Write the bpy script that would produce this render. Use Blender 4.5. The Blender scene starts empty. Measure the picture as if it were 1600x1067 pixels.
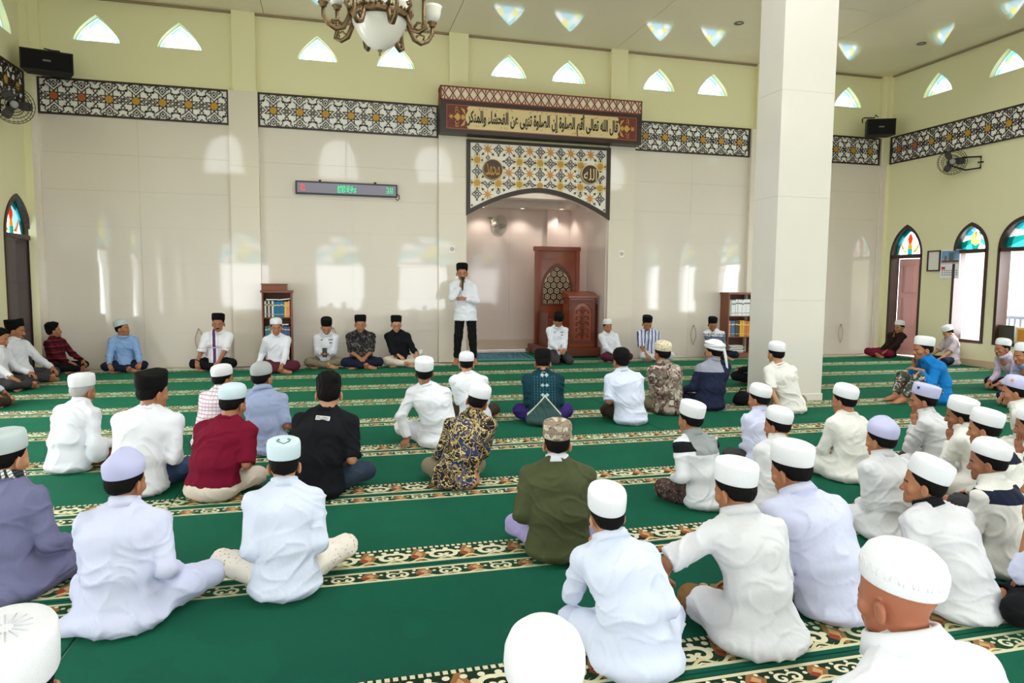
import bpy, bmesh, math, random
import numpy as np
from mathutils import Vector, Matrix, Euler
C = bpy.context.scene.collection
SC = bpy.context.scene
R = math.radians
random.seed(7)

# ------------------------------------------------------------------ camera
CH = 1.42                                   # camera height
FPX, PIT, ROL, YAW = 1080.08, 0.0830, 0.0090, 0.2568
_f = np.array([math.sin(YAW)*math.cos(PIT), math.cos(YAW)*math.cos(PIT), -math.sin(PIT)])
_r = np.array([math.cos(YAW), -math.sin(YAW), 0.0]); _u = np.cross(_r, _f)
_r2 = _r*math.cos(ROL) + _u*math.sin(ROL); _u2 = -_r*math.sin(ROL) + _u*math.cos(ROL)
cd = bpy.data.cameras.new('camera'); cam = bpy.data.objects.new('camera', cd); C.objects.link(cam)
cd.sensor_width = 36.0; cd.lens = FPX/1600*36.0; cd.clip_start = 0.05; cd.clip_end = 200
M4 = Matrix(((_r2[0], _u2[0], -_f[0], 0), (_r2[1], _u2[1], -_f[1], 0), (_r2[2], _u2[2], -_f[2], CH), (0, 0, 0, 1)))
cam.matrix_world = M4
SC.camera = cam

def ray(px, py):
    return _f + _r2*(px-800)/FPX - _u2*(py-533.5)/FPX
def fl(px, py, z=0.0):                      # photograph pixel -> point on the floor
    d = ray(px, py); t = (z-CH)/d[2]; return np.array([d[0]*t, d[1]*t, z])
def proj(P):
    P = np.asarray(P, float) - np.array([0, 0, CH]); w = P@_f
    return np.array([800+FPX*(P@_r2)/w, 533.5-FPX*(P@_u2)/w])

# ------------------------------------------------------------------ world, lights, exposure
SC.view_settings.view_transform = 'Standard'; SC.view_settings.look = 'None'
SC.view_settings.gamma = 1.0; SC.view_settings.use_curve_mapping = False
SC.view_settings.exposure = -0.27
W = bpy.data.worlds.new('world'); SC.world = W; W.use_nodes = True
_bg = W.node_tree.nodes['Background']
_bg.inputs[0].default_value = (0.93, 0.97, 1.0, 1); _bg.inputs[1].default_value = 6.0
SC.cycles.max_bounces = 8; SC.cycles.diffuse_bounces = 5; SC.cycles.glossy_bounces = 3
SC.cycles.transparent_max_bounces = 12; SC.cycles.sample_clamp_indirect = 6.0
SC.cycles.caustics_reflective = False; SC.cycles.caustics_refractive = False
SC.cycles.use_denoising = True

D = 12.41; XL = -4.46; XR = 11.37; YB = -0.75; ZC = 5.78      # room
def area(name, loc, size, power, aim, col=(1, 1, 1)):
    l = bpy.data.lights.new(name, 'AREA'); l.shape = 'RECTANGLE'; l.size, l.size_y = size
    l.energy = power; l.color = col
    o = bpy.data.objects.new(name, l); C.objects.link(o); o.location = loc
    o.rotation_euler = Vector(aim).to_track_quat('-Z', 'Y').to_euler()
    return o
DAY = (0.90, 0.95, 1.0)
# daylight entering through the openings (each light fills a window or door opening of the hall)
BACKWIN = [(-2.9, 1.7), (0.3, 1.7), (3.5, 2.4), (6.7, 1.7), (9.4, 1.7)]       # centre x, width : arched openings of the rear wall
for x, w in BACKWIN:
    area('daylight_rear', (x, YB-0.28, 1.4), (w, 1.9), 30, (0, 1, 0.05), DAY)
LEFTWIN = [8.6, 6.2, 3.8, 1.4]
for y in LEFTWIN:
    area('daylight_left', (XL-0.30, y, 1.35), (1.1, 1.7), 80 if y > 6 else 46, (1, 0, 0.05), DAY)
RIGHTWIN = [10.25, 8.95, 6.4, 3.9, 1.4]
for y in RIGHTWIN[:2]:
    area('daylight_right', (XR+0.45, y-.1, 1.3), (.62, 1.5), 62, (-1, .1, 0.1), DAY)
for y in RIGHTWIN[2:]:
    area('daylight_right', (XR+0.30, y, 1.35), (1.1, 1.7), 66 if y > 6 else 40, (-1, 0, 0.05), DAY)
area('overhead_fill', (3.5, 4.3, 8.3), (6.0, 5.0), 85, (0, 0, -1), (1.0, 0.98, 0.94))  # added overhead fill above the ceiling hole; no skylight drum stands there

# ------------------------------------------------------------------ helpers
def lin(c):
    c = [v/255.0 for v in c]
    return tuple((v/12.92 if v <= .04045 else ((v+.055)/1.055)**2.4) for v in c)+(1.0,)
MATS = {}
def nn(nt, t, **k):
    n = nt.nodes.new(t)
    for a, b in k.items(): setattr(n, a, b)
    return n
def mat(name, col, rough=.6, spec=.5, bump=None, metal=0, sheen=0, var=0, emit=None, coat=0, vscale=3.0, stint=None):
    """procedural material: colour with a little noise variation and an optional noise bump (scale, strength[, stretch])"""
    if name in MATS: return MATS[name]
    m = bpy.data.materials.new(name); m.use_nodes = True; nt = m.node_tree; b = nt.nodes['Principled BSDF']
    c = lin(col); b.inputs['Base Color'].default_value = c
    b.inputs['Roughness'].default_value = rough; b.inputs['Metallic'].default_value = metal
    b.inputs['Specular IOR Level'].default_value = spec
    if sheen: b.inputs['Sheen Weight'].default_value = sheen; b.inputs['Sheen Roughness'].default_value = .3 if stint else .5; b.inputs['Sheen Tint'].default_value = (lin(stint) if stint else tuple(min(1, v*1.3+.01) for v in c[:3])+(1,))
    if coat: b.inputs['Coat Weight'].default_value = coat; b.inputs['Coat Roughness'].default_value = .05
    tc = nn(nt, 'ShaderNodeTexCoord')
    if var:
        no = nn(nt, 'ShaderNodeTexNoise'); no.inputs['Scale'].default_value = vscale; no.inputs['Detail'].default_value = 4
        nt.links.new(tc.outputs['Object'], no.inputs['Vector'])
        mx = nn(nt, 'ShaderNodeMix', data_type='RGBA')
        mx.inputs[6].default_value = tuple(max(0, v*(1-var)) for v in c[:3])+(1,)
        mx.inputs[7].default_value = tuple(min(1, v*(1+var)) for v in c[:3])+(1,)
        nt.links.new(no.outputs['Fac'], mx.inputs[0]); nt.links.new(mx.outputs[2], b.inputs['Base Color'])
    if bump:
        no = nn(nt, 'ShaderNodeTexNoise'); no.inputs['Scale'].default_value = bump[0]; no.inputs['Detail'].default_value = 3
        mp = nn(nt, 'ShaderNodeMapping')
        if len(bump) > 2: mp.inputs['Scale'].default_value = bump[2]
        nt.links.new(tc.outputs['Object'], mp.inputs['Vector']); nt.links.new(mp.outputs[0], no.inputs['Vector'])
        bp = nn(nt, 'ShaderNodeBump'); bp.inputs['Strength'].default_value = bump[1]; bp.inputs['Distance'].default_value = .02
        nt.links.new(no.outputs['Fac'], bp.inputs['Height']); nt.links.new(bp.outputs[0], b.inputs['Normal'])
    if emit:
        b.inputs['Emission Color'].default_value = lin(emit[0]); b.inputs['Emission Strength'].default_value = emit[1]
    MATS[name] = m
    return m
def glass(name, col):
    if name in MATS: return MATS[name]
    m = bpy.data.materials.new(name); m.use_nodes = True; nt = m.node_tree
    for n in list(nt.nodes): nt.nodes.remove(n)
    o = nn(nt, 'ShaderNodeOutputMaterial'); t = nn(nt, 'ShaderNodeBsdfTransparent'); tr = nn(nt, 'ShaderNodeBsdfTranslucent')
    g = nn(nt, 'ShaderNodeBsdfGlossy'); g.inputs['Roughness'].default_value = .05
    t.inputs[0].default_value = lin(col); tr.inputs[0].default_value = lin(col)
    m1 = nn(nt, 'ShaderNodeMixShader'); m1.inputs[0].default_value = .25
    nt.links.new(t.outputs[0], m1.inputs[1]); nt.links.new(tr.outputs[0], m1.inputs[2])
    m2 = nn(nt, 'ShaderNodeMixShader'); m2.inputs[0].default_value = .04
    nt.links.new(m1.outputs[0], m2.inputs[1]); nt.links.new(g.outputs[0], m2.inputs[2]); nt.links.new(m2.outputs[0], o.inputs[0])
    MATS[name] = m; return m

def link_mesh(name, me, m=None, parent=None, loc=None):
    o = bpy.data.objects.new(name, me); C.objects.link(o)
    if m is not None:
        for k in (m if isinstance(m, (list, tuple)) else [m]): me.materials.append(k)
    if parent is not None: o.parent = parent
    if loc is not None: o.location = loc
    return o
def tag(o, label=None, cat=None, group=None, kind=None):
    if label: o['label'] = label
    if cat: o['category'] = cat
    if group: o['group'] = group
    if kind: o['kind'] = kind
    return o
def thing(name, label, cat, loc=(0, 0, 0), rz=0.0, group=None):
    o = bpy.data.objects.new(name, None); C.objects.link(o); o.empty_display_size = .1
    o.location = loc; o.rotation_euler = (0, 0, rz); return tag(o, label, cat, group)

class MB:
    """collects boxes, tubes, prisms, lathes; build() links them as one mesh object"""
    def __init__(s): s.v = []; s.f = []; s.mi = []; s.sm = []; s.cur = 0
    def add(s, V, F, smooth=False):
        n = len(s.v); s.v += [tuple(map(float, p)) for p in V]
        for q in F: s.f.append(tuple(i+n for i in q)); s.mi.append(s.cur); s.sm.append(smooth)
        return s
    def box(s, a, b, bev=0.0):
        x0, y0, z0 = a; x1, y1, z1 = b
        if bev <= 0:
            V = [(x0,y0,z0),(x1,y0,z0),(x1,y1,z0),(x0,y1,z0),(x0,y0,z1),(x1,y0,z1),(x1,y1,z1),(x0,y1,z1)]
            return s.add(V, [(0,3,2,1),(4,5,6,7),(0,1,5,4),(1,2,6,5),(2,3,7,6),(3,0,4,7)])
        bm = bmesh.new(); bmesh.ops.create_cube(bm, size=1)
        for v in bm.verts: v.co = ((x0+x1)/2+v.co.x*(x1-x0), (y0+y1)/2+v.co.y*(y1-y0), (z0+z1)/2+v.co.z*(z1-z0))
        bmesh.ops.bevel(bm, geom=bm.edges[:], offset=bev, segments=2, affect='EDGES', profile=.5)
        s.bm(bm); return s
    def bm(s, bm):
        bm.verts.index_update(); s.add([v.co for v in bm.verts], [[v.index for v in f.verts] for f in bm.faces]); bm.free(); return s
    def prism(s, pts, d0, d1, axis='y'):
        """extrude an outline: axis 'y' -> pts are (x,z); 'x' -> (y,z); 'z' -> (x,y)"""
        f = {'y': lambda p, d: (p[0], d, p[1]), 'x': lambda p, d: (d, p[0], p[1]), 'z': lambda p, d: (p[0], p[1], d)}[axis]
        n = len(pts); V = [f(p, d0) for p in pts]+[f(p, d1) for p in pts]
        return s.add(V, [tuple(range(n-1, -1, -1)), tuple(range(n, 2*n))]+[(i, (i+1) % n, n+(i+1) % n, n+i) for i in range(n)])
    def tube(s, pts, r, n=8, closed=False, smooth=True):
        P = [Vector(p) for p in pts]; k = len(P); rr = r if isinstance(r, (list, tuple)) else [r]*k
        V = []; up0 = None
        for i in range(k):
            a = P[(i-1) % k] if (closed or i > 0) else P[i]; b = P[(i+1) % k] if (closed or i < k-1) else P[i]
            t = (b-a).normalized()
            if up0 is None: up0 = Vector((0, 0, 1)) if abs(t.z) < .9 else Vector((1, 0, 0))
            x = t.cross(up0).normalized(); y = x.cross(t).normalized(); up0 = y
            for j in range(n):
                an = 2*math.pi*j/n; V.append(P[i]+(x*math.cos(an)+y*math.sin(an))*rr[i])
        F = []
        for i in range(k if closed else k-1):
            for j in range(n):
                a = i*n+j; b = i*n+(j+1) % n; i2 = (i+1) % k
                F.append((a, b, i2*n+(j+1) % n, i2*n+j))
        if not closed: F += [tuple(range(n-1, -1, -1)), tuple((k-1)*n+j for j in range(n))]
        return s.add(V, F, smooth)
    def lathe(s, prof, n=24, c=(0, 0, 0), sx=1, sy=1, axis='z', smooth=True):
        V = []
        for r, z in prof:
            for j in range(n):
                a = 2*math.pi*j/n; p = (r*math.cos(a)*sx, r*math.sin(a)*sy, z)
                if axis == 'y': p = (p[0], p[2], p[1])
                if axis == 'x': p = (p[2], p[0], p[1])
                V.append((c[0]+p[0], c[1]+p[1], c[2]+p[2]))
        F = []
        for i in range(len(prof)-1):
            for j in range(n): F.append((i*n+j, i*n+(j+1) % n, (i+1)*n+(j+1) % n, (i+1)*n+j))
        if prof[0][0] > 1e-6: F.append(tuple(range(n-1, -1, -1)))
        if prof[-1][0] > 1e-6: F.append(tuple((len(prof)-1)*n+j for j in range(n)))
        return s.add(V, F, smooth)
    def mesh(s, name):
        me = bpy.data.meshes.new(name); me.from_pydata(s.v, [], s.f)
        me.polygons.foreach_set('material_index', s.mi); me.polygons.foreach_set('use_smooth', s.sm); me.update()
        return me
    def build(s, name, m=None, parent=None, loc=None):
        return link_mesh(name, s.mesh(name), m, parent, loc)
def struct(o): o['kind'] = 'structure'; return o

def flat(outlines, d0, d1, axis='y'):
    """solid plate from an outer outline and holes (filled 2D curve, extruded), returned as (V, F)"""
    cu = bpy.data.curves.new('plate', 'CURVE'); cu.dimensions = '2D'; cu.fill_mode = 'BOTH'; cu.extrude = abs(d1-d0)/2
    for ol in outlines:
        sp = cu.splines.new('POLY'); sp.points.add(len(ol)-1)
        for p, q in zip(sp.points, ol): p.co = (q[0], q[1], 0, 1)
        sp.use_cyclic_u = True
    o = bpy.data.objects.new('plate', cu); C.objects.link(o)
    dg = bpy.context.evaluated_depsgraph_get(); me = bpy.data.meshes.new_from_object(o.evaluated_get(dg))
    mid = (d0+d1)/2
    V = []
    for v in me.vertices:
        a, b, c = v.co
        V.append((a, mid-c, b) if axis == 'y' else (mid+c, a, b) if axis == 'x' else (a, b, mid+c))
    F = [tuple(p.vertices) for p in me.polygons]
    bpy.data.objects.remove(o); bpy.data.curves.remove(cu); bpy.data.meshes.remove(me)
    return V, F
def arch(x0, x1, z0, zs, za, n=10):
    """pointed arch outline (counter-clockwise): straight jambs from z0 to spring zs, apex za"""
    xm = (x0+x1)/2; h = za-zs; w = (x1-x0)/2
    rr = (w*w+h*h)/(2*w)                     # circle centred on spring line
    pts = [(x0, z0), (x1, z0)]
    cx = x1-rr; a1 = math.atan2(h, xm-cx)
    for i in range(n+1):
        a = a1*i/n; pts.append((cx+rr*math.cos(a), zs+rr*math.sin(a)))
    cx = x0+rr
    for i in range(1, n+1):
        a = math.pi-a1*(n-i)/n; pts.append((cx+rr*math.cos(a), zs+rr*math.sin(a)))
    if abs(zs-z0) < 1e-6: pts = pts[2:]
    return pts
def text_mesh(s, size, depth=.004, align='CENTER', off=0):
    cu = bpy.data.curves.new('text', 'FONT'); cu.body = s; cu.size = size; cu.extrude = depth/2; cu.offset = off; cu.resolution_u = 3; cu.align_x = align; cu.align_y = 'CENTER'
    o = bpy.data.objects.new('text', cu); C.objects.link(o)
    dg = bpy.context.evaluated_depsgraph_get(); me = bpy.data.meshes.new_from_object(o.evaluated_get(dg))
    bpy.data.objects.remove(o); bpy.data.curves.remove(cu)
    return me

# ================================================================== the hall
CREAM = (237, 231, 190)
m_cream = mat('cream_paint', CREAM, .75, .3, (8, .05), var=.04, vscale=.8)
m_creamR = mat('cream_paint_side', (231, 226, 188), .75, .3, (8, .05), var=.04, vscale=.8)
m_tile = mat('porcelain_tile', (227, 217, 206), .045, .6, var=.035, vscale=1.2)
m_tile2 = mat('porcelain_tile_pilaster', (230, 220, 206), .05, .6, var=.03, vscale=1.2)
m_grout = mat('tile_grout', (202, 193, 181), .8)
m_ceil = mat('pvc_ceiling', (230, 221, 198), .06, .55, var=.02)
m_ctrim = mat('ceiling_trim', (150, 132, 104), .5)
m_wood = mat('dark_wood_frame', (58, 32, 24), .4, .5, (30, .1, (1, 1, 6)), var=.2)
m_pink = mat('pink_brown_door', (176, 128, 122), .45, .5, (30, .08, (6, 6, 1)), var=.08)
m_greydoor = mat('grey_brown_door', (86, 74, 78), .5, .5, (30, .08, (6, 6, 1)), var=.08)
m_white = mat('white_paint', (238, 236, 230), .6)
G_CLR = [glass('glass_white', (250, 252, 255)), glass('glass_cyan', (120, 225, 235)), glass('glass_pale', (205, 240, 250)), glass('glass_yellow', (245, 240, 150)),
         glass('glass_blue', (110, 190, 240)), glass('glass_teal', (40, 170, 165)), glass('glass_amber', (240, 160, 40)), glass('glass_orange', (225, 100, 35))]

G_CLE = [G_CLR[0]]+[glass('clerestory_'+n, c) for n, c in (('cyan', (180, 238, 248)), ('pale', (226, 246, 252)), ('yellow', (250, 246, 190)), ('blue', (205, 236, 250)))]
# ---- floor under the carpet, and the ground outside
fb = MB(); fb.box((XL-.25, YB-.25, -.12), (XR+.25, 14.75, -.012)); struct(fb.build('floor', mat('floor_tile', (206, 200, 188), .15, .5, var=.04)))
ob = MB(); ob.box((XR+.25, -6, -.30), (24, 20, -.14)); ob.box((-18, -6, -.30), (XL-.25, 20, -.14)); ob.box((XL-.25, -9, -.30), (XR+.25, YB-.25, -.14))
struct(ob.build('ground', mat('ground_concrete', (196, 190, 180), .9, bump=(5, .1), var=.1)))

# ---- front wall : plastered wall with a mihrab opening and clerestory arches, clad with glossy tiles up to the frieze
MX0, MX1 = 2.37, 5.10
CLX = [-3.48, -2.29, -.16, 1.14, 3.16, 4.30, 6.12, 7.27, 10.39]
def lancet(x0, x1, z0, za, n=10):
    xm = (x0+x1)/2; w = (x1-x0)/2; return [(xm+w*(1-u**1.6), z0+(za-z0)*u) for u in np.linspace(0, 1, n+1)]+[(xm-w*(1-u**1.6), z0+(za-z0)*u) for u in np.linspace(1, 0, n+1)[1:]]
def clere(c): return lancet(c-.325, c+.325, 5.13, 5.53)
outer = [(XL-.25, -.12), (MX0, -.12), (MX0, 3.55), (MX1, 3.55), (MX1, -.12), (XR+.25, -.12), (XR+.25, ZC+.3), (XL-.25, ZC+.3)]
V, F = flat([outer]+[clere(c) for c in CLX], D, D+.22)
wf = MB().add(V, F).build('wall_front', m_cream); struct(wf)
def tiles(parent, axis, fixed, spans, z0, z1, out, mt, tw=1.2, th=.6):
    """polished porcelain panels with recessed joints; each sits at its own very slightly different angle"""
    for a0, a1 in spans:
        n = max(1, round((a1-a0)/tw)); m = max(1, round((z1-z0)/th))
        for i in range(n):
            for j in range(m):
                u0, u1 = a0+(a1-a0)*i/n+.001, a0+(a1-a0)*(i+1)/n-.001; w0, w1 = z0+(z1-z0)*j/m+.001, z0+(z1-z0)*(j+1)/m-.001
                t1, t2 = random.gauss(0, .0016), random.gauss(0, .0016); o = [t1*(u-(u0+u1)/2)+t2*(w-(w0+w1)/2) for u, w in ((u0, w0), (u1, w0), (u1, w1), (u0, w1))]
                mb = MB(); f = (lambda u, w, d: (u, fixed+d, w)) if axis == 'y' else (lambda u, w, d: (fixed+d, u, w))
                q = [(u0, w0), (u1, w0), (u1, w1), (u0, w1)]
                Vv = [f(u, w, out+oo) for (u, w), oo in zip(q, o)]+[f(u, w, 0) for u, w in q]
                fs = [(0, 1, 2, 3), (7, 6, 5, 4)]+[(k, k+4, (k+1) % 4+4, (k+1) % 4) for k in range(4)]
                mb.add(Vv, fs); mb.build('wall_tile', mt, parent)
# the tile faces need consistent outward normals whichever wall they clad (Cycles shades both sides alike)
PIL = [(-4.46, -4.31, .05), (-1.57, -1.12, .10), (1.87, 2.37, .10), (5.10, 5.61, .10), (8.10, 8.55, .10), (11.24, 11.37, .05)]
gb = MB()
for a, b in ((-4.31, -1.57), (-1.12, 1.87), (5.61, 8.10), (8.55, 11.24)): gb.box((a, D-.008, 0), (b, D, 4.5))
gb.build('tile_backing', m_grout, wf)
tiles(wf, 'y', D-.008, [(-4.31, -1.57), (-1.12, 1.87), (5.61, 8.10), (8.55, 11.24)], 0, 3.97, -.012, m_tile)
for i, (a, b, d) in enumerate(PIL):
    mb = MB(); mb.box((a, D-d, 0), (b, D, 4.52)); p = mb.build('pilaster', m_tile2, wf)
    tiles(wf, 'y', D-d, [(a, b)], 0, 3.97, -.010, m_tile2, .6, .65)
for a, b in ((-4.46, -4.24), (-1.50, -1.14), (2.06, 2.40), (5.10, 5.43), (8.20, 8.50), (11.16, 11.37)):
    mb = MB(); mb.box((a, D-.09, 4.52), (b, D, ZC)); mb.build('pilaster', m_cream, wf)

# ---- niche (mihrab) behind the arch panel
NZ = 3.02; NY = 14.5
mb = MB(); mb.box((MX0-.2, D+.22, 0), (MX0, NY+.2, 3.5)); mb.box((MX1, D+.22, 0), (MX1+.2, NY+.2, 3.5)); mb.box((MX0-.2, NY, 0), (MX1+.2, NY+.2, 3.5))
wn = struct(mb.build('wall_niche', m_grout))
m_nt = mat('porcelain_tile_niche', (220, 205, 197), .07, .55, var=.03)
tiles(wn, 'y', NY, [(MX0, MX1)], .22, NZ, -.01, m_nt, 1.2, .6)
tiles(wn, 'x', MX1, [(D, NY)], 0, NZ, -.01, m_nt, 1.2, .6)
tiles(wn, 'x', MX0, [(D, NY)], 0, NZ, .01, m_nt, 1.2, .6)
mb = MB(); mb.box((MX0, NY-.03, 0), (MX1, NY, .22)); struct(mb.build('baseboard_niche', mat('beige_skirting', (196, 180, 160), .25)))
mb = MB(); mb.box((4.55, NY-.10, .22), (4.78, NY-.01, NZ)); mb.build('pilaster', m_nt, wn)
mb = MB(); mb.box((MX0-.1, D+.2, NZ+.22), (MX1+.1, NY+.1, NZ+.32))
mb.box((MX0, NY-.45, NZ), (MX1, NY, NZ+.22)); mb.box((MX0, D+.2, NZ), (MX1, D+.5, NZ+.22)); mb.box((MX0, D+.5, NZ), (MX0+.4, NY-.45, NZ+.22)); mb.box((MX1-.4, D+.5, NZ), (MX1, NY-.45, NZ+.22))
nc = struct(mb.build('ceiling_niche', mat('white_ceiling', (226, 216, 206), .5)))

# ---- side walls, rear wall
def wall_side(name, x0, x1, holes, mtl):
    outer = [(YB-.25, -.12), (D+.1, -.12), (D+.1, 7.6), (YB-.25, 7.6)]
    V, F = flat([outer]+holes, x0, x1, 'x'); return struct(MB().add(V, F).build(name, mtl))
DOOR_R = (11.30, 12.13); W1 = (9.87, 10.58); W2 = (8.62, 9.68)
CLR = [11.17, 9.75, 8.3, 6.9, 5.4, 3.9]
holesR = [arch(DOOR_R[0], DOOR_R[1], -.005, 2.06, 2.70, 8), arch(W1[0], W1[1], .42, 2.12, 2.62, 8), arch(W2[0], W2[1], .42, 2.12, 2.66, 8)]
holesR += [arch(y-.75, y+.75, .42, 2.12, 3.0, 8) for y in RIGHTWIN[2:]]+[lancet(y-.325, y+.325, 5.15, 5.55) for y in CLR]
wr = wall_side('wall_right', XR, XR+.25, holesR, m_creamR)
DOOR_L = (11.36, 12.28)
CLL = [11.62, 10.3, 8.9]
holesL = [arch(DOOR_L[0], DOOR_L[1], -.005, 2.06, 2.68, 8)]+[arch(y-.75, y+.75, .42, 2.12, 3.0, 8) for y in LEFTWIN]+[lancet(y-.325, y+.325, 4.98, 5.40) for y in CLL]
wl = wall_side('wall_left', XL-.25, XL, holesL, m_creamR)
outer = [(XL-.25, -.12), (XR+.25, -.12), (XR+.25, 7.6), (XL-.25, 7.6)]
holesB = [arch(x-w/2, x+w/2, .42, 2.12, 3.15, 8) for x, w in BACKWIN]+[arch(x-.65, x+.65, 5.1, 5.75, 6.45, 8) for x in (-3.4, .3, 3.7, 7.2, 10.4)]
V, F = flat([outer]+holesB, YB-.25, YB); wb = struct(MB().add(V, F).build('wall_rear', m_creamR))
# corner pilasters on the side walls and skirting
mb = MB(); mb.box((XR-.09, D-.16, 0), (XR, D, ZC)); mb.build('pilaster', m_cream, wr)
tiles(wr, 'x', XR-.09, [(D-.16, D-.0)], 0, 3.97, -.008, m_tile2, .6, .65)
mb = MB(); mb.box((XL, D-.20, 0), (XL+.10, D, ZC)); mb.build('pilaster', m_cream, wl)
tiles(wl, 'x', XL+.10, [(D-.20, D-.0)], 0, 3.97, .008, m_tile2, .6, .65)
m_sk = mat('skirting', (205, 182, 150), .3)
mb = MB(); mb.box((XR-.02, YB, 0), (XR, 11.25, .12)); struct(mb.build('baseboard_right', m_sk))
mb = MB(); mb.box((XL, YB, 0), (XL+.02, 11.30, .12)); struct(mb.build('baseboard_left', m_sk))

# ---- ceiling: glossy panels over the front bay, raised behind
YC = 8.15
ce = MB(); ce.box((XL-.1, YC, ZC+.03), (XR+.1, D+.1, ZC+.12)); ce.box((XL-.1, YC-.12, ZC), (XR+.1, YC, 7.5)); co = struct(ce.build('ceiling', m_ctrim))
xs = [XL, -1.0, 2.05, 5.17, 8.74, XR]
for a, b in zip(xs, xs[1:]):
    n = 3
    for j in range(n):
        y0, y1 = YC+(D-YC)*j/n, YC+(D-YC)*(j+1)/n
        mb = MB(); mb.box((a+.004, y0+.0006, ZC), (b-.004, y1-.0006, ZC+.03)); mb.build('ceiling_panel', m_ceil, co)
mb = MB(); V, F = flat([[(XL-.25, YB-.25), (XR+.25, YB-.25), (XR+.25, YC), (XL-.25, YC)], [(.5, 1.8), (6.5, 1.8), (6.5, 6.8), (.5, 6.8)]], 7.45, 7.55, 'z')
struct(mb.add(V, F).build('ceiling_raised', mat('white_ceiling2', (232, 226, 214), .6)))
mb = MB()
for i, (x, y) in enumerate(((XL, D-.05), )): mb.box((XL, D-.055, ZC-.028), (XR, D, ZC)); mb.box((XL, YC, ZC-.028), (XL+.05, D, ZC)); mb.box((XR-.05, YC, ZC-.028), (XR, D, ZC))
struct(mb.build('trim_1', m_ctrim))

# ---- column standing in the hall
V = MB(); V.box((5.22, 7.34, 0), (5.93, 7.80, 7.5), .008); colm = struct(V.build('column', m_grout))
m_cf = mat('column_tile', (217, 212, 203), .07, .55, var=.02)
for k in range(6):
    z0, z1 = k*1.25+.001, (k+1)*1.25-.001
    for a, b in (((5.212, 7.328, z0), (5.938, 7.339, z1)), ((5.212, 7.801, z0), (5.938, 7.812, z1)), ((5.208, 7.33, z0), (5.219, 7.81, z1)), ((5.931, 7.33, z0), (5.942, 7.81, z1))):
        mb = MB(); mb.box(a, b); mb.build('wall_tile', m_cf, colm)
mb = MB(); mb.box((5.195, 7.315, 0), (5.955, 7.825, .09), .006); mb.build('plinth', m_cf, colm)

# ---- clerestory windows: pointed arches of pieced stained glass
def fan_glass(x0, x1, z0, za, seed, rim=.05, thick=.012):
    """pieces of a pointed-arch light: rim pieces around a fan; -> list of (outline, glass index)"""
    xm = (x0+x1)/2; ol = lancet(x0, x1, z0, za, 12); inn = lancet(x0+rim, x1-rim, z0, za-rim*1.2, 12)
    P = []; n = len(ol); st = [0, 4, 8, 12, 16, 20, 24]
    cols = [1, 2, 1, 1, 2, 1]
    for k in range(6):
        a, b = st[k], st[k+1]; P.append((ol[a:b+1]+inn[a:b+1][::-1], cols[k]))
    c = (xm, z0+.02); h = za-z0; r2 = .38*h
    ring = [(c[0]+r2*math.cos(t), z0+r2*math.sin(t)) for t in np.linspace(0, math.pi, 13)]
    cc = [0, 3, 0, 2, 3, 0]
    for k in range(6):
        a, b = st[k], st[k+1]; ra, rb = k*2, k*2+2
        P.append((inn[a:b+1]+ring[ra:rb+1][::-1], cc[(k+seed) % 6]))
    P.append((ring, 4)); return P
CLP = {}
def clerestory(n, axis, c, fixed, z0, za, seed):
    w = .325
    key = (axis, seed % 2, round(z0, 2))
    if key not in CLP:
        L = []
        for ol, g in fan_glass(-w+.02, w-.02, 0, za-z0-.03, seed):
            L.append((MB().prism(ol, -.004, .004, axis).mesh('glass_pane'), g))
        V, F = flat([lancet(-w, w, 0, za-z0), lancet(-w+.016, w-.016, .010, za-z0-.018)], -.03, .03, axis)
        fr = MB().add(V, F).mesh('window_frame'); fr.materials.append(m_white)
        for me, g in L: me.materials.append(G_CLE[g])
        CLP[key] = (L, fr)
    L, fr = CLP[key]
    loc = (c, fixed, z0) if axis == 'y' else (fixed, c, z0)
    o = bpy.data.objects.new('window_%d' % n, fr); C.objects.link(o); o.location = loc; struct(o)
    for me, g in L:
        q = bpy.data.objects.new('glass_pane', me); C.objects.link(q); q.parent = o
WN = 1
for i, c in enumerate(CLX): clerestory(WN, 'y', c, D+.12, 5.13, 5.53, i); WN += 1
for i, c in enumerate(CLR): clerestory(WN, 'x', c, XR+.12, 5.15, 5.55, i+1); WN += 1
for i, c in enumerate(CLL): clerestory(WN, 'x', c, XL-.12, 4.98, 5.40, i); WN += 1

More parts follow.
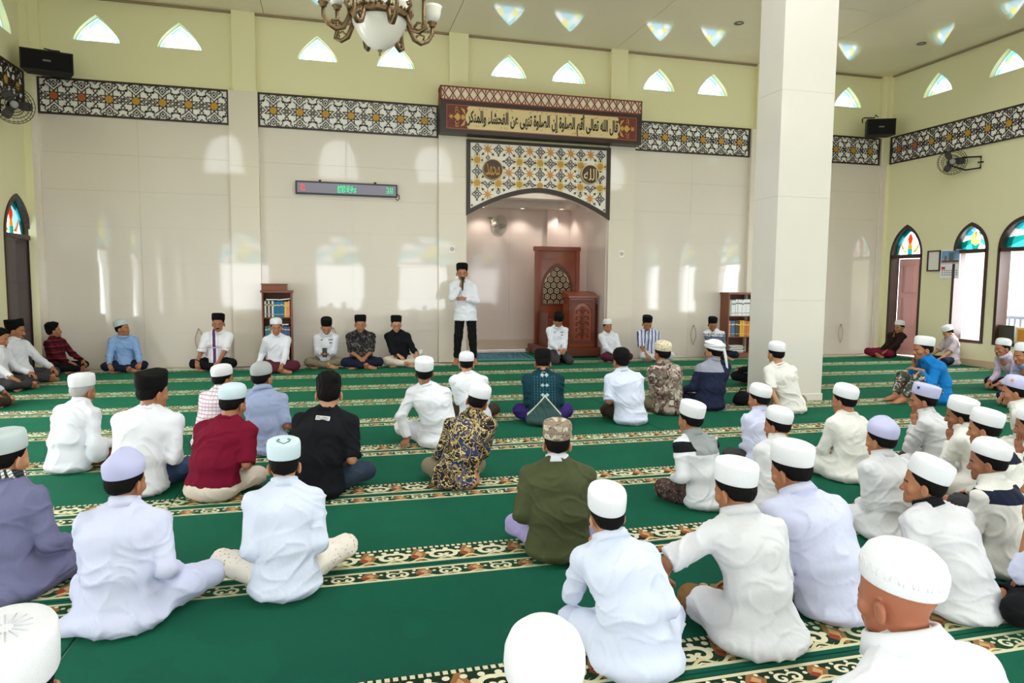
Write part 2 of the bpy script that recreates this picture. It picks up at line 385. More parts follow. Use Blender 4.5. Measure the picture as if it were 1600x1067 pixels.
# ---- arched openings with dark wooden frames
def flower_glass(x0, x1, z0, za):
    """coloured light over a door or window: teal rim, pale field, amber flower"""
    xm = (x0+x1)/2; w = (x1-x0)/2; h = za-z0; rim = .16*w
    ol = arch(x0, x1, z0, z0, za, 12); inn = arch(x0+rim, x1-rim, z0, z0, za-rim*1.3, 12); st = [0, 4, 8, 12, 16, 20, 24]; P = []
    for k in range(6): P.append((ol[st[k]:st[k+1]+1]+inn[st[k]:st[k+1]+1][::-1], (5, 1, 5, 5, 1, 5)[k]))
    bud = [(xm-.10*w, z0+.42*h), (xm+.10*w, z0+.42*h), (xm+.17*w, z0+.58*h), (xm+.07*w, z0+.74*h), (xm, z0+.80*h), (xm-.07*w, z0+.74*h), (xm-.17*w, z0+.58*h)]
    stem = [(xm-.16*w, z0+.22*h), (xm+.16*w, z0+.22*h), (xm+.10*w, z0+.42*h), (xm-.10*w, z0+.42*h)]
    foot = [(xm-.14*w, z0), (xm+.14*w, z0), (xm+.16*w, z0+.22*h), (xm-.16*w, z0+.22*h)]
    P += [(bud, 7), (stem, 6), (foot, 5)]
    for s in (-1, 1):
        f = lambda a, b: (xm+s*a*w, z0+b*h)
        lf = [f(.16, .10), f(.40, .20), f(.62, .44), f(.58, .26), f(.40, .08)]
        P.append((lf if s > 0 else lf[::-1], 6))
        fieldL = [f(.14, 0), f(1-.17, 0), f(.62, .44), f(.40, .20), f(.16, .10)]; P.append((fieldL if s > 0 else fieldL[::-1], 0))
        k = inn[1:9] if s > 0 else inn[16:24][::-1]
        fu = [f(.16, .10), f(.40, .20), f(.62, .44)]+[p for p in k if p[1] > z0+.44*h]+[inn[12] if True else None]+[f(0, .80), f(.07, .74), f(.17, .58), f(.10, .42), f(.16, .22)]
        P.append((fu if s > 0 else fu[::-1], 2 if s > 0 else 0))
    return P
def petal_glass(x0, x1, z0, za):
    xm = (x0+x1)/2; w = (x1-x0)/2; h = za-z0; ol = arch(x0, x1, z0, z0, za, 12); P = []; st = [0, 3, 6, 9, 12, 15, 18, 21, 24]
    ring = [(xm+.34*w*math.cos(t), z0+.42*h+.34*h*math.sin(t)) for t in np.linspace(-.4, math.pi+.4, 17)]
    for k in range(8): P.append((ol[st[k]:st[k+1]+1]+ring[k*2:k*2+3][::-1], (5, 0, 1, 2, 0, 5, 0, 1)[k]))
    P.append(([(x0, z0)]+[(xm-.16*w, z0)]+[ring[-1]], 0)); P.append(([(xm+.16*w, z0), (x1, z0), ring[0]], 1))
    P.append(([(xm-.16*w, z0), (xm+.16*w, z0), ring[0]]+[(xm, z0+.16*h)]+[ring[-1]], 5))
    P.append((ring[1:8]+[(xm, z0+.45*h)], 3)); P.append((ring[9:16]+[(xm, z0+.45*h)], 2)); P.append((ring[7:10]+[(xm, z0+.45*h)], 6))
    P.append((ring[:2]+[(xm, z0+.45*h)]+ring[15:]+[(xm, z0+.16*h)], 3)); return P
def opening(name, axis, fixed, y0, y1, z0, zl, zs, za, style, door=False, depth=.20, m=None):
    """wooden lining with transom and arched light; zl lintel height"""
    m = m or m_wood; t = .055
    V, F = flat([arch(y0, y1, z0, zs, za, 10), arch(y0+t, y1-t, z0+(.001 if door else t), zs, za-t*1.2, 10)], -depth/2, depth/2, axis)
    mb = MB().add(V, F)
    p, q = (y0+t*.5, zl), (y1-t*.5, zl+.07)
    if axis == 'x': mb.box((-depth/2, p[0], p[1]), (depth/2, q[0], q[1]))
    else: mb.box((p[0], -depth/2, p[1]), (q[0], depth/2, q[1]))
    loc = (fixed, 0, 0) if axis == 'x' else (0, fixed, 0)
    o = mb.build(name, m, None, loc); struct(o)
    # arched light above the transom, clipped to the arch
    ol = arch(y0+t, y1-t, z0, zs, za-t*1.2, 10)
    if style:
        P = (flower_glass if style == 'flower' else petal_glass)(y0+t, y1-t, zl+.07, za-t*1.2)
        for pl, g in P:
            pl = [p for p in pl if p is not None]
            MB().prism(pl, -.004, .004, axis).build('glass_pane', G_CLR[g], o)
    return o
dR = opening('door_1', 'x', XR+.10, DOOR_R[0], DOOR_R[1], -.005, 2.02, 2.06, 2.70, 'flower', True)
w1 = opening('window_%d' % WN, 'x', XR+.10, W1[0], W1[1], .42, 2.06, 2.12, 2.62, 'petal', depth=.24); WN += 1
w2 = opening('window_%d' % WN, 'x', XR+.10, W2[0], W2[1], .42, 2.06, 2.12, 2.66, 'petal', depth=.24); WN += 1
dL = opening('door_2', 'x', XL-.08, DOOR_L[0], DOOR_L[1], -.005, 2.02, 2.06, 2.68, 'flower', True)
for y in RIGHTWIN[2:]:
    opening('window_%d' % WN, 'x', XR+.10, y-.75, y+.75, .42, 2.06, 2.12, 3.0, 'petal'); WN += 1
for y in LEFTWIN:
    opening('window_%d' % WN, 'x', XL-.10, y-.75, y+.75, .42, 2.06, 2.12, 3.0, 'petal'); WN += 1
for x, w in BACKWIN:
    opening('window_%d' % WN, 'y', YB-.12, x-w/2, x+w/2, .42, 2.06, 2.12, 3.15, 'petal'); WN += 1
# open casement standing inside window 1 (narrow sash seen edge on), and sill
mb = MB(); mb.box((XR+.20, W1[1]-.075, .48), (XR+.62, W1[1]-.035, .54)); mb.box((XR+.20, W1[1]-.075, 2.0), (XR+.62, W1[1]-.035, 2.06)); mb.box((XR+.20, W1[1]-.075, .48), (XR+.27, W1[1]-.035, 2.06)); mb.box((XR+.55, W1[1]-.075, .48), (XR+.62, W1[1]-.035, 2.06))
mb.build('sash', m_wood, w1)
mb = MB(); mb.box((XR-.02, W1[0]+.05, .475), (XR+.2, W1[1]-.05, .50)); mb.build('window_sill', mat('pale_sill', (205, 190, 180), .4), w1)
# door leaves
def leaf(name, w, h, m, parent, panels):
    mb = MB(); mb.box((0, -.02, 0), (w, .02, h), .004); o = mb.build(name, m, parent)
    for (a, b, c, d) in panels:
        pb = MB(); pb.box((a*w, -.030, c*h), (b*w, -.019, d*h), .006); pb.box((a*w+.03, -.036, c*h+.03), (b*w-.03, -.029, d*h-.03), .005); pb.box((a*w, .019, c*h), (b*w, .030, d*h), .006); pb.build('door_panel', m, o)
    return o
PAN = [(.12, .46, .06, .24), (.54, .88, .06, .24), (.12, .46, .29, .60), (.54, .88, .29, .60), (.12, .46, .65, .94), (.54, .88, .65, .94)]
lf = leaf('door_leaf', .70, 2.0, m_pink, dR, PAN); lf.location = (.10, DOOR_R[1]-.07, 0.01); lf.rotation_euler = (0, 0, R(-58))
hb = MB(); hb.tube([(.63, -.02, .98), (.63, -.07, .98), (.52, -.07, .98)], .010, 6); hb.box((.615, -.028, .9), (.645, -.018, 1.06)); hb.build('door_handle', mat('brass_dull', (96, 80, 60), .35, metal=.8), lf)
for k in (0, 1):
    lf = leaf('door_leaf', .39, 2.0, m_greydoor, dL, [(.15, .85, .06, .30), (.15, .85, .36, .62), (.15, .85, .68, .95)])
    if k == 0: lf.location = (.03, DOOR_L[0]+.055, 0.01); lf.rotation_euler = (0, 0, R(90))
    else: lf.location = (.03, DOOR_L[1]-.055, 0.01); lf.rotation_euler = (0, 0, R(-90-12))
# porch outside on the right: white boundary wall, railing
mb = MB(); mb.box((14.6, 2, -.2), (14.8, 15, 2.3)); struct(mb.build('wall_porch', mat('white_render', (240, 236, 226), .9, var=.03)))

# ================================================================== shader expressions
class X:
    """arithmetic on shader sockets"""
    nt = None
    def __init__(s, v): s.v = v
    @staticmethod
    def op(o, *a):
        n = X.nt.nodes.new('ShaderNodeMath'); n.operation = o
        for i, q in enumerate(a):
            q = q.v if isinstance(q, X) else q
            if isinstance(q, (int, float)): n.inputs[i].default_value = q
            else: X.nt.links.new(q, n.inputs[i])
        return X(n.outputs[0])
    def __add__(s, o): return X.op('ADD', s, o)
    __radd__ = __add__
    def __sub__(s, o): return X.op('SUBTRACT', s, o)
    def __rsub__(s, o): return X.op('SUBTRACT', o, s)
    def __mul__(s, o): return X.op('MULTIPLY', s, o)
    __rmul__ = __mul__
    def __truediv__(s, o): return X.op('DIVIDE', s, o)
    def __lt__(s, o): return X.op('LESS_THAN', s, o)
    def __gt__(s, o): return X.op('GREATER_THAN', s, o)
def xm(o, *a): return X.op(o, *a)
def frac(a): return X.op('FRACT', a)
def band(v, a, b): return (v > a)*(v < b)
def hyp(a, b): return X.op('SQRT', a*a+b*b)
def pattern(name, base, layers, rough=.9, bump=None, sheen=0, spec=.2, coord='Object', stint=None):
    """layers(x, y, z) -> list of (mask, colour); later ones paint over earlier ones (woven or printed colour only)"""
    if name in MATS: return MATS[name]
    m = mat(name, base, rough, spec, bump, sheen=sheen, stint=stint); nt = m.node_tree; X.nt = nt; b = nt.nodes['Principled BSDF']
    tc = nn(nt, 'ShaderNodeTexCoord'); sp = nn(nt, 'ShaderNodeSeparateXYZ'); nt.links.new(tc.outputs[coord], sp.inputs[0])
    cur = None
    def noise(scale, detail=2, dist=0, out='Fac', kind='ShaderNodeTexNoise'):
        n = nn(nt, kind); n.inputs['Scale'].default_value = scale
        if kind == 'ShaderNodeTexNoise': n.inputs['Detail'].default_value = detail; n.inputs['Distortion'].default_value = dist
        nt.links.new(tc.outputs[coord], n.inputs['Vector']); return X(n.outputs[out])
    for k, cl in layers(X(sp.outputs[0]), X(sp.outputs[1]), X(sp.outputs[2]), noise):
        mx = nn(nt, 'ShaderNodeMix', data_type='RGBA')
        if cur is None: mx.inputs[6].default_value = lin(base)
        else: nt.links.new(cur, mx.inputs[6])
        mx.inputs[7].default_value = lin(cl); nt.links.new(k.v, mx.inputs[0]); cur = mx.outputs[2]
    nt.links.new(cur, b.inputs['Base Color']); return m

# ================================================================== carpet: rolls laid along the front wall, each with a woven border on both long edges
RW = 1.222
GREEN = (14, 66, 56)
def carpet_layers(x, y, z, noise):
    L = []
    n1 = noise(1.6, 3); L.append((band(n1, .52, 9)*.35, (16, 78, 62)))
    def scroll(y0, y1, per, big):
        h = y1-y0; v = (y-y0)/h; inb = band(y, y0, y1); u = frac(x/per)
        out = []
        out.append((inb, (24, 18, 17)))
        # palmettes: brown and red diamond-shaped leaves
        du = xm('ABSOLUTE', u-.5); dv = xm('ABSOLUTE', v-.52)
        out.append((inb*((du*1.0+dv*.30) < .17), (150, 92, 58))); out.append((inb*((du*1.5+dv*.55) < .13), (196, 150, 104)))
        out.append((inb*((xm('ABSOLUTE', u-.42)*1.6+xm('ABSOLUTE', v-.38)) < .16), (150, 40, 34)))
        # paired cream spirals at the ends of the repeat
        for cu, sg in ((.10, 1), (.90, -1)):
            ax = (u-cu)*per/h; ay = v-.42; r = hyp(ax, ay); th = xm('ARCTAN2', ay, ax*sg)
            sp_ = xm('SINE', th-r*24.0)
            out.append((inb*(r < (.36 if big else .30))*(sp_ > -.05), (226, 214, 184)))
        # vine and dots
        vine = xm('ABSOLUTE', v-.14-.10*xm('SINE', u*12.566+1.2)); out.append((inb*(vine < .05), (214, 196, 150)))
        d1 = hyp((frac(x/per*4+.2)-.5)*per/4/h, v-.80); out.append((inb*(d1 < .075), (226, 216, 190)))
        d2 = hyp((u-.30)*per/h, v-.55); out.append((inb*(d2 < .08), (226, 216, 190))); d3 = hyp((u-.70)*per/h, v-.60); out.append((inb*(d3 < .08), (220, 206, 176)))
        # cream guard lines, the outer one beaded
        out.append((band(y, y0-.006, y0+.012), (212, 203, 172)))
        top = band(y, y1-.012, y1+.012)
        out.append((top, (24, 18, 17))); out.append((top*(frac(x/.030) < .62), (212, 203, 172)) if big else (band(y, y1-.012, y1+.006), (212, 203, 172)))
        return out
    L += scroll(.035, .225, .26, True)
    L += scroll(RW-.150, RW-.038, .26, False)
    return L
m_carpet = pattern('green_prayer_carpet', GREEN, carpet_layers, .95, (420, .35), .8, .1, stint=(58, 160, 108))
carpet = thing('prayer_carpet', 'wall-to-wall green prayer carpet with black and cream scrollwork border bands', 'carpet', (XL, 2.41-.235-RW*2, 0))
SEG = [(XL+.02, -1.0), (-1.0, 3.15), (3.15, 7.35), (7.35, XR-.02)]
yo = 2.41-.235
for k in range(-2, 8):
    for j, (a, b) in enumerate(SEG):
        y0 = yo+RW*k; y1 = y0+RW
        if k == 7: y1 = min(y1, D-.12)
        off = (-.03, .0, .015, .03)[j]
        mb = MB(); mb.box((0.004, .002, 0), (b-a-.004, (y1-y0)-.002, .012), .003 if k < 4 else 0)
        o = mb.build('carpet_roll', m_carpet, carpet); o.location = Vector((a, y0+off, -.012+.0004*((k+j) % 2)))-Vector(carpet.location)
mb = MB(); mb.box((0, 0, 0), (MX1-MX0-.02, 1.6, .012)); o = mb.build('carpet_roll', mat('green_carpet_niche', (24, 104, 76), .95, .1, (420, .35), sheen=.8, stint=(58, 160, 108)), carpet); o.location = Vector((MX0+.01, D-.10, -.011))-Vector(carpet.location)
carpet_top = .0

# ================================================================== ornamental friezes
m_black = mat('dark_brown_lacquer', (52, 38, 32), .4)
m_gold = mat('ochre_gold', (196, 146, 48), .45, var=.06, vscale=20)
m_rust = mat('rust_gold', (176, 96, 48), .45)
m_pw = mat('panel_white', (250, 247, 243), .45)
def bars(mb, segs, wd, d0, d1, axis):
    for (a, b) in segs:
        dx, dy = b[0]-a[0], b[1]-a[1]; L = math.hypot(dx, dy) or 1e-6; nx, ny = -dy/L*wd/2, dx/L*wd/2; ex, ey = dx/L*wd*.35, dy/L*wd*.35
        mb.prism([(a[0]-ex-nx, a[1]-ey-ny), (b[0]+ex-nx, b[1]+ey-ny), (b[0]+ex+nx, b[1]+ey+ny), (a[0]-ex+nx, a[1]-ey+ny)], d0, d1, axis)
def star(cx, cy, r0, r1, n=8, ph=0):
    return [(cx+(r0 if i % 2 == 0 else r1)*math.cos(ph+math.pi*i/n), cy+(r0 if i % 2 == 0 else r1)*math.sin(ph+math.pi*i/n)) for i in range(2*n)]
def poly(cx, cy, r, n, ph=0): return [(cx+r*math.cos(ph+2*math.pi*i/n), cy+r*math.sin(ph+2*math.pi*i/n)) for i in range(n)]
def loop(p): return list(zip(p, p[1:]+p[:1]))
def frieze(label, axis, fixed, out, a0, a1, z0, z1, ntile, rust=(), flip=False):
    """cut-out lattice panel: white back board, dark lattice, frame, gold stars"""
    root = thing('ornamental_frieze', label, 'frieze', ((a0+a1)/2, fixed, z0) if axis == 'y' else (fixed, (a0+a1)/2, z0))
    h = z1-z0; W2 = (a1-a0)/2; s = out
    bb = MB()
    def pb(mb, p, q, d0, d1): mb.box((p[0], min(d0, d1), p[1]), (q[0], max(d0, d1), q[1])) if axis == 'y' else mb.box((min(d0, d1), p[0], p[1]), (max(d0, d1), q[0], q[1]))
    pb(bb, (-W2, 0), (W2, h), 0, s*.028); bb.build('back_board', m_pw, root)
    fb_ = MB(); fr = .030
    for p, q in (((-W2, 0), (W2, fr)), ((-W2, h-fr), (W2, h)), ((-W2, fr), (-W2+fr, h-fr)), ((W2-fr, fr), (W2, h-fr))): pb(fb_, p, q, s*.029, s*.050)
    fb_.build('panel_frame', m_black, root)
    tw = (2*W2-2*fr)/ntile; lat = MB(); cy = h/2; hh = h/2-fr; wd = .0120
    d0, d1 = sorted((s*.0285, s*.042))
    for i in range(ntile+1):
        cx = -W2+fr+tw*i; edge = (i == 0, i == ntile)
        S = []
        # knot of four diamonds on the tile joint
        for dx, dy in ((.048, 0), (-.048, 0), (0, .048), (0, -.048)):
            if (edge[0] and dx < 0) or (edge[1] and dx > 0): continue
            S += loop(poly(cx+dx, cy+dy, .034, 4))
        for sg in (-1, 1):
            S += loop(poly(cx, cy+sg*.118, .030, 6, math.pi/2))
            for q in (-1, 1):
                if (edge[0] and q < 0) or (edge[1] and q > 0): continue
                S += [((cx+q*.02, cy+sg*.145), (cx+q*.075, cy+sg*.165)), ((cx+q*.075, cy+sg*.165), (cx+q*.060, cy+sg*.205)), ((cx+q*.060, cy+sg*.205), (cx+q*.105, cy+sg*hh))]
                lat.prism(poly(cx+q*.052, cy+sg*.150, .019, 8), d0, d1, axis)
            if not any(edge): S += [((cx-.03, cy+sg*hh), (cx, cy+sg*(hh-.03))), ((cx, cy+sg*(hh-.03)), (cx+.03, cy+sg*hh))]
        bars(lat, S, wd, d0, d1, axis)
    gold = []
    for i in range(ntile):
        cx = -W2+fr+tw*(i+.5)
        P = poly(cx, cy, .142, 8, math.pi/8); S = [(P[k], P[(k+3) % 8]) for k in range(8)]
        for sg in (-1, 1):
            S += loop(poly(cx, cy+sg*.178, .050, 4)); lat.prism(poly(cx, cy+sg*.178, .019, 4), d0, d1, axis)
            for q in (-1, 1):
                S += loop(poly(cx+q*.068, cy+sg*(hh-.026), .024, 6)); S += [((cx+q*.054, cy+sg*.131), (cx+q*.100, cy+sg*.165))]
        bars(lat, S, wd, d0, d1, axis)
        mb = MB(); e0, e1 = sorted((s*.029, s*.046)); mb.prism(star(cx, cy, .066, .052, 8, math.pi/8), e0, e1, axis); mb.build('gold_star', m_rust if i in rust else m_gold, root)
    tag(lat.build('lattice', m_black, root), kind='stuff')
    return root
FZ0, FZ1 = 3.97, 4.53
frieze('black and white lattice frieze with gold stars, below the left loudspeaker', 'y', D-.001, -1, -4.31, -1.57, FZ0, FZ1, 7, (0, 1))
frieze('black and white lattice frieze with gold stars under the chandelier, left of the calligraphy board', 'y', D-.001, -1, -1.12, 1.87, FZ0, FZ1, 7)
frieze('black and white lattice frieze with gold stars between calligraphy board and white column', 'y', D-.001, -1, 5.61, 8.10, FZ0, FZ1, 6)
frieze('short black and white lattice frieze right of the white column under a speaker', 'y', D-.001, -1, 8.60, 11.20, FZ0, FZ1, 6)
frieze('black and white lattice frieze running along the right side wall above the wall fan', 'x', XR-.001, -1, 6.6, 12.22, FZ0, FZ1, 14, (12, 13))
frieze('black and white lattice frieze on the left side wall by the picture edge', 'x', XL+.001, 1, 9.0, 12.18, FZ0, FZ1, 8)

# ================================================================== Arabic lettering (contextual letter forms)
AR = {'ا': 'FE8D FE8E', 'أ': 'FE83 FE84', 'إ': 'FE87 FE88', 'ل': 'FEDD FEDE FEDF FEE0', 'ق': 'FED5 FED6 FED7 FED8', 'ه': 'FEE9 FEEA FEEB FEEC', 'ت': 'FE95 FE96 FE97 FE98',
      'ع': 'FEC9 FECA FECB FECC', 'ى': 'FEEF FEF0', 'م': 'FEE1 FEE2 FEE3 FEE4', 'ص': 'FEB9 FEBA FEBB FEBC', 'و': 'FEED FEEE', 'ة': 'FE93 FE94', 'ن': 'FEE5 FEE6 FEE7 FEE8',
      'ف': 'FED1 FED2 FED3 FED4', 'ح': 'FEA1 FEA2 FEA3 FEA4', 'ش': 'FEB5 FEB6 FEB7 FEB8', 'ء': 'FE80', 'ر': 'FEAD FEAE', 'ك': 'FED9 FEDA FEDB FEDC', 'د': 'FEA9 FEAA'}
def arabic(t):
    out = []
    for i, c in enumerate(t):
        if c == ' ': out.append(' '); continue
        f = [chr(int(k, 16)) for k in AR[c].split()]; pj = i > 0 and t[i-1] != ' ' and len(AR[t[i-1]].split()) == 4 and len(f) >= 2
        nj = len(f) == 4 and i+1 < len(t) and t[i+1] != ' ' and len(AR[t[i+1]].split()) >= 2
        out.append(f[3] if pj and nj else f[1] if pj else f[2] if nj else f[0])
    return ''.join(reversed(out))
def lettering(name, s, m, parent, center, size, face=-1, depth=.006, off=0):
    """letters fitted into size=(width, height), on a board facing -Y"""
    me = text_mesh(s, 1.0, .01, off=off); co = np.array([v.co for v in me.vertices]); a, b = co.min(0), co.max(0)
    for v in me.vertices:
        q = v.co; v.co = (center[0]+((q.x-a[0])/(b[0]-a[0])-.5)*size[0], center[1]-(q.z+.005)/.01*depth, center[2]+((q.y-a[1])/(b[1]-a[1])-.5)*size[1])
    me.update(); return link_mesh(name, me, m, parent)
# ---- calligraphy board over the mihrab
BX0, BX1 = 1.86, 5.61
m_maroon = mat('maroon_board', (112, 42, 30), .45, var=.05)
m_cr = mat('cream_board', (226, 202, 150), .5, var=.04)
m_ink = mat('ink_black', (36, 26, 20), .5)
board = thing('calligraphy_board', 'long maroon and cream calligraphy board with a lattice crown above the mihrab arch', 'signboard', (0, D-.36, 4.0))
BY = D-.36
def lb(n, m, boxes):
    mb = MB()
    for a, b in boxes: mb.box((a[0], a[1]-BY, a[2]-4.0), (b[0], b[1]-BY, b[2]-4.0))
    return mb.build(n, m, board)
lb('board_case', m_black, [((BX0, BY+.012, 4.01), (BX1, D-.1, 4.55))])
lb('board_frame', m_black, [((BX0, BY, 4.01), (BX1, BY+.012, 4.08)), ((BX0, BY, 4.49), (BX1, BY+.012, 4.55)), ((BX0, BY, 4.08), (BX0+.10, BY+.012, 4.49)), ((BX1-.10, BY, 4.08), (BX1, BY+.012, 4.49))])
lb('red_field', m_maroon, [((BX0+.10, BY+.004, 4.08), (BX1-.10, BY+.013, 4.49))])
lb('field_edging', mat('dull_pink_line', (180, 104, 84), .5), [((BX0+.105, BY-.001, 4.082), (BX1-.105, BY+.005, 4.092)), ((BX0+.105, BY-.001, 4.478), (BX1-.105, BY+.005, 4.488)), ((BX0+.105, BY-.001, 4.09), (BX0+.115, BY+.005, 4.48)), ((BX1-.115, BY-.001, 4.09), (BX1-.105, BY+.005, 4.48))])
px0, px1 = BX0+.46, BX1-.46
pl = []
for sx, xx in ((1, px1), (-1, px0)):
    q = [(xx-sx*.03, .095), (xx, .13), (xx-sx*.02, .17), (xx+sx*.02, .245), (xx+sx*.02, .325), (xx-sx*.02, .40), (xx, .44), (xx-sx*.03, .475)]
    pl += q if sx > 0 else q[::-1]
mb = MB().prism(pl, -.004, .008); mb.build('text_plate', m_cr, board)
for sx, xx in ((-1, BX0+.30), (1, BX1-.30)):
    mb = MB(); cz = .285
    mb.prism(poly(xx, cz, .070, 4), -.003, .006); mb.prism(poly(xx-sx*.09, cz, .05, 4), -.003, .006); mb.prism(star(xx+sx*.115, cz, .055, .02, 6), -.003, .006)
    for q in (-1, 1):
        for r0, oz in ((.040, .085), (.030, .140)):
            th = np.linspace(0, 4.4, 14); mb.tube([(xx+sx*.02-sx*(r0*(1-t/7))*math.cos(t), -.002, cz+q*(oz+(r0*(1-t/7))*math.sin(t))) for t in th], .007, 5)
        mb.prism([(xx-sx*.14, cz+q*.02), (xx-sx*.05, cz+q*.16), (xx-sx*.12, cz+q*.13)][::(1 if q*sx < 0 else -1)], -.003, .006)
    mb.build('gilt_ornament', mat('gilt', (206, 160, 84), .4), board)
lettering('inscription', arabic('قال الله تعالى أقم الصلوة إن الصلوة تنهى عن الفحشاء والمنكر'), m_ink, board, ((BX0+BX1)/2, -.004, .285), (2.80, .385), off=.026)
# small vowel marks above and below the line
mb = MB(); rnd = random.Random(3)
for k in range(46):
    x = BX0+.56+rnd.random()*2.62; z = rnd.choice((.435, .45, .12, .135, .42)); mb.prism([(x, z), (x+.022, z+.012), (x+.020, z+.018), (x-.002, z+.006)], -.010, -.004)
tag(mb.build('vowel_marks', m_ink, board), kind='stuff')
cz0, cz1 = .555, .80
lb('crown_back', mat('crown_cream', (244, 226, 206), .5), [((BX0+.02, BY+.012, 4.555), (BX1-.02, BY+.030, 4.80)), ((BX0+.02, BY+.030, 4.555), (BX0+.05, D-.1, 4.80))])
mr = mat('crown_red_brown', (134, 66, 50), .45); mb = MB()
mb.box((BX0, 0, cz0), (BX1, .014, cz0+.025)); mb.box((BX0, 0, cz1-.022), (BX1, .014, cz1)); mb.box((BX0, 0, cz0), (BX0+.022, .014, cz1)); mb.box((BX1-.022, 0, cz0), (BX1, .014, cz1))
mb.box((BX0, .014, cz0), (BX0+.014, .26, cz0+.022)); mb.box((BX0, .014, cz1-.022), (BX0+.014, .26, cz1)); mb.build('crown_frame', mr, board)
S = []; n = 26; st = (BX1-BX0)/n
for i in range(n):
    x = BX0+st*i
    S += [((x, cz0+.02), (x+st, cz1-.02)), ((x+st, cz0+.02), (x, cz1-.02)), ((x+st*.5, cz0+.02), (x+st*.5+.001, cz0+.075)), ((x+st*.5, cz1-.02), (x+st*.5+.001, cz1-.075))]
mb = MB(); bars(mb, S, .016, .001, .011, 'y')
for i in range(2):
    y = .02+.12*i; mb.prism([(y, cz0+.02), (y+.012, cz0+.02), (y+.13, cz1-.02), (y+.118, cz1-.02)], BX0, BX0+.012, 'x'); mb.prism([(y+.118, cz0+.02), (y+.13, cz0+.02), (y+.012, cz1-.02), (y, cz1-.02)], BX0, BX0+.012, 'x')
mb.build('crown_lattice', mr, board)

# ---- arch panel with roundels
PZ1 = 3.97; AY = D-.11
panel = thing('mihrab_arch_panel', 'white and gold star-patterned arch panel with two round medallions over the mihrab', 'panel', (0, AY, 0))
x0, x1 = MX0-.01, MX1+.01; xm_ = (x0+x1)/2
def archz(x, o=0):
    t = (x-xm_)/((x1-x0)/2); return 3.09+o-.46*abs(t)**1.75
lowr = [(x, archz(x)) for x in np.linspace(x0, x1, 33)]
lowi = [(x, archz(x, .085)) for x in np.linspace(x0+.075, x1-.075, 33)]
V, F = flat([lowr+[(x1, PZ1), (x0, PZ1)]], .016, .10); MB().add(V, F).build('back_board', mat('panel_ivory', (244, 238, 226), .45), panel)
V, F = flat([lowr+[(x1, PZ1), (x0, PZ1)], lowi+[(x1-.075, PZ1-.05), (x0+.075, PZ1-.05)]], -.012, .016); MB().add(V, F).build('panel_frame', m_black, panel)
mdk = mat('pattern_dark', (66, 54, 66), .5); mol = mat('pattern_olive', (84, 76, 44), .5); mcl = mat('pattern_cream', (240, 218, 160), .5)
RD = [(MX0+.47, 3.46), (MX1-.40, 3.46)]
def inside(x, z, m=.05): return x0+.075+m < x < x1-.075-m and archz(x, .085)+m < z < PZ1-.05-m and all(math.hypot(x-a, z-b) > .185+m for a, b in RD)
PX, PZp = .392, .40; dk, ol_, crm = MB(), MB(), MB()
for i in range(-4, 5):
    for j in range(-3, 4):
        cx, cz = xm_+PX*i, 3.62+PZp*j
        if inside(cx, cz, .02): MB().prism(poly(cx, cz, .058, 8, math.pi/8), -.002, .0165).build('gold_octagon', m_gold, panel)
        if inside(cx, cz, .05):
            P = poly(cx, cz, .118, 8, math.pi/8); bars(crm, [(P[k], P[(k+3) % 8]) for k in range(8)], .012, .002, .0165, 'y')
        fx, fz = cx+PX/2, cz+PZp/2
        if inside(fx, fz, .02): MB().prism(star(fx, fz, .105, .030, 8), -.002, .0165).build('gold_flower', mat('flower_gold', (206, 140, 60), .45), panel)
        for k in range(4):
            a = math.pi/4+k*math.pi/2; ex, ez = fx+.135*math.cos(a), fz+.135*math.sin(a)
            if inside(ex, ez, .03): ol_.prism([(ex+.03*math.cos(a+q), ez+.03*math.sin(a+q)) for q in (0, 2.2, math.pi, -2.2)], 0, .0165)
        for ux, uz in ((cx+PX/2, cz), (cx, cz+PZp/2)):
            for dx, dz in ((.052, 0), (-.052, 0), (0, .052), (0, -.052)):
                if inside(ux+dx, uz+dz, .04): bars(dk, loop(poly(ux+dx, uz+dz, .034, 4)), .011, 0, .0165, 'y')
            for dx, dz in ((.105, 0), (-.105, 0)) if uz == cz else ((0, .105), (0, -.105)):
                if inside(ux+dx, uz+dz, .02): dk.prism(poly(ux+dx, uz+dz, .017, 6), 0, .0165)
for q in (dk.build('dark_inlay', mdk, panel), ol_.build('olive_inlay', mol, panel), crm.build('cream_strapwork', mcl, panel)): q['kind'] = 'stuff'
for (cx, cz), wd in zip(RD, ('محمد', 'الله')):
    mb = MB(); mb.prism(poly(cx, cz, .180, 36), -.030, .016); md = mb.build('medallion', mat('medallion_brown', (74, 50, 38), .45), panel)
    mb = MB(); mb.tube([(cx+.174*math.cos(t), -.031, cz+.174*math.sin(t)) for t in np.linspace(0, 2*math.pi, 41)[:-1]], .008, 6, True)
    mb.build('gold_rim', m_gold if wd == 'محمد' else mcl, md)
    lettering('name_lettering', arabic(wd) if wd != 'الله' else arabic('الله'), m_gold if wd == 'محمد' else mcl, md, (cx, -.030, cz), (.255, .21))

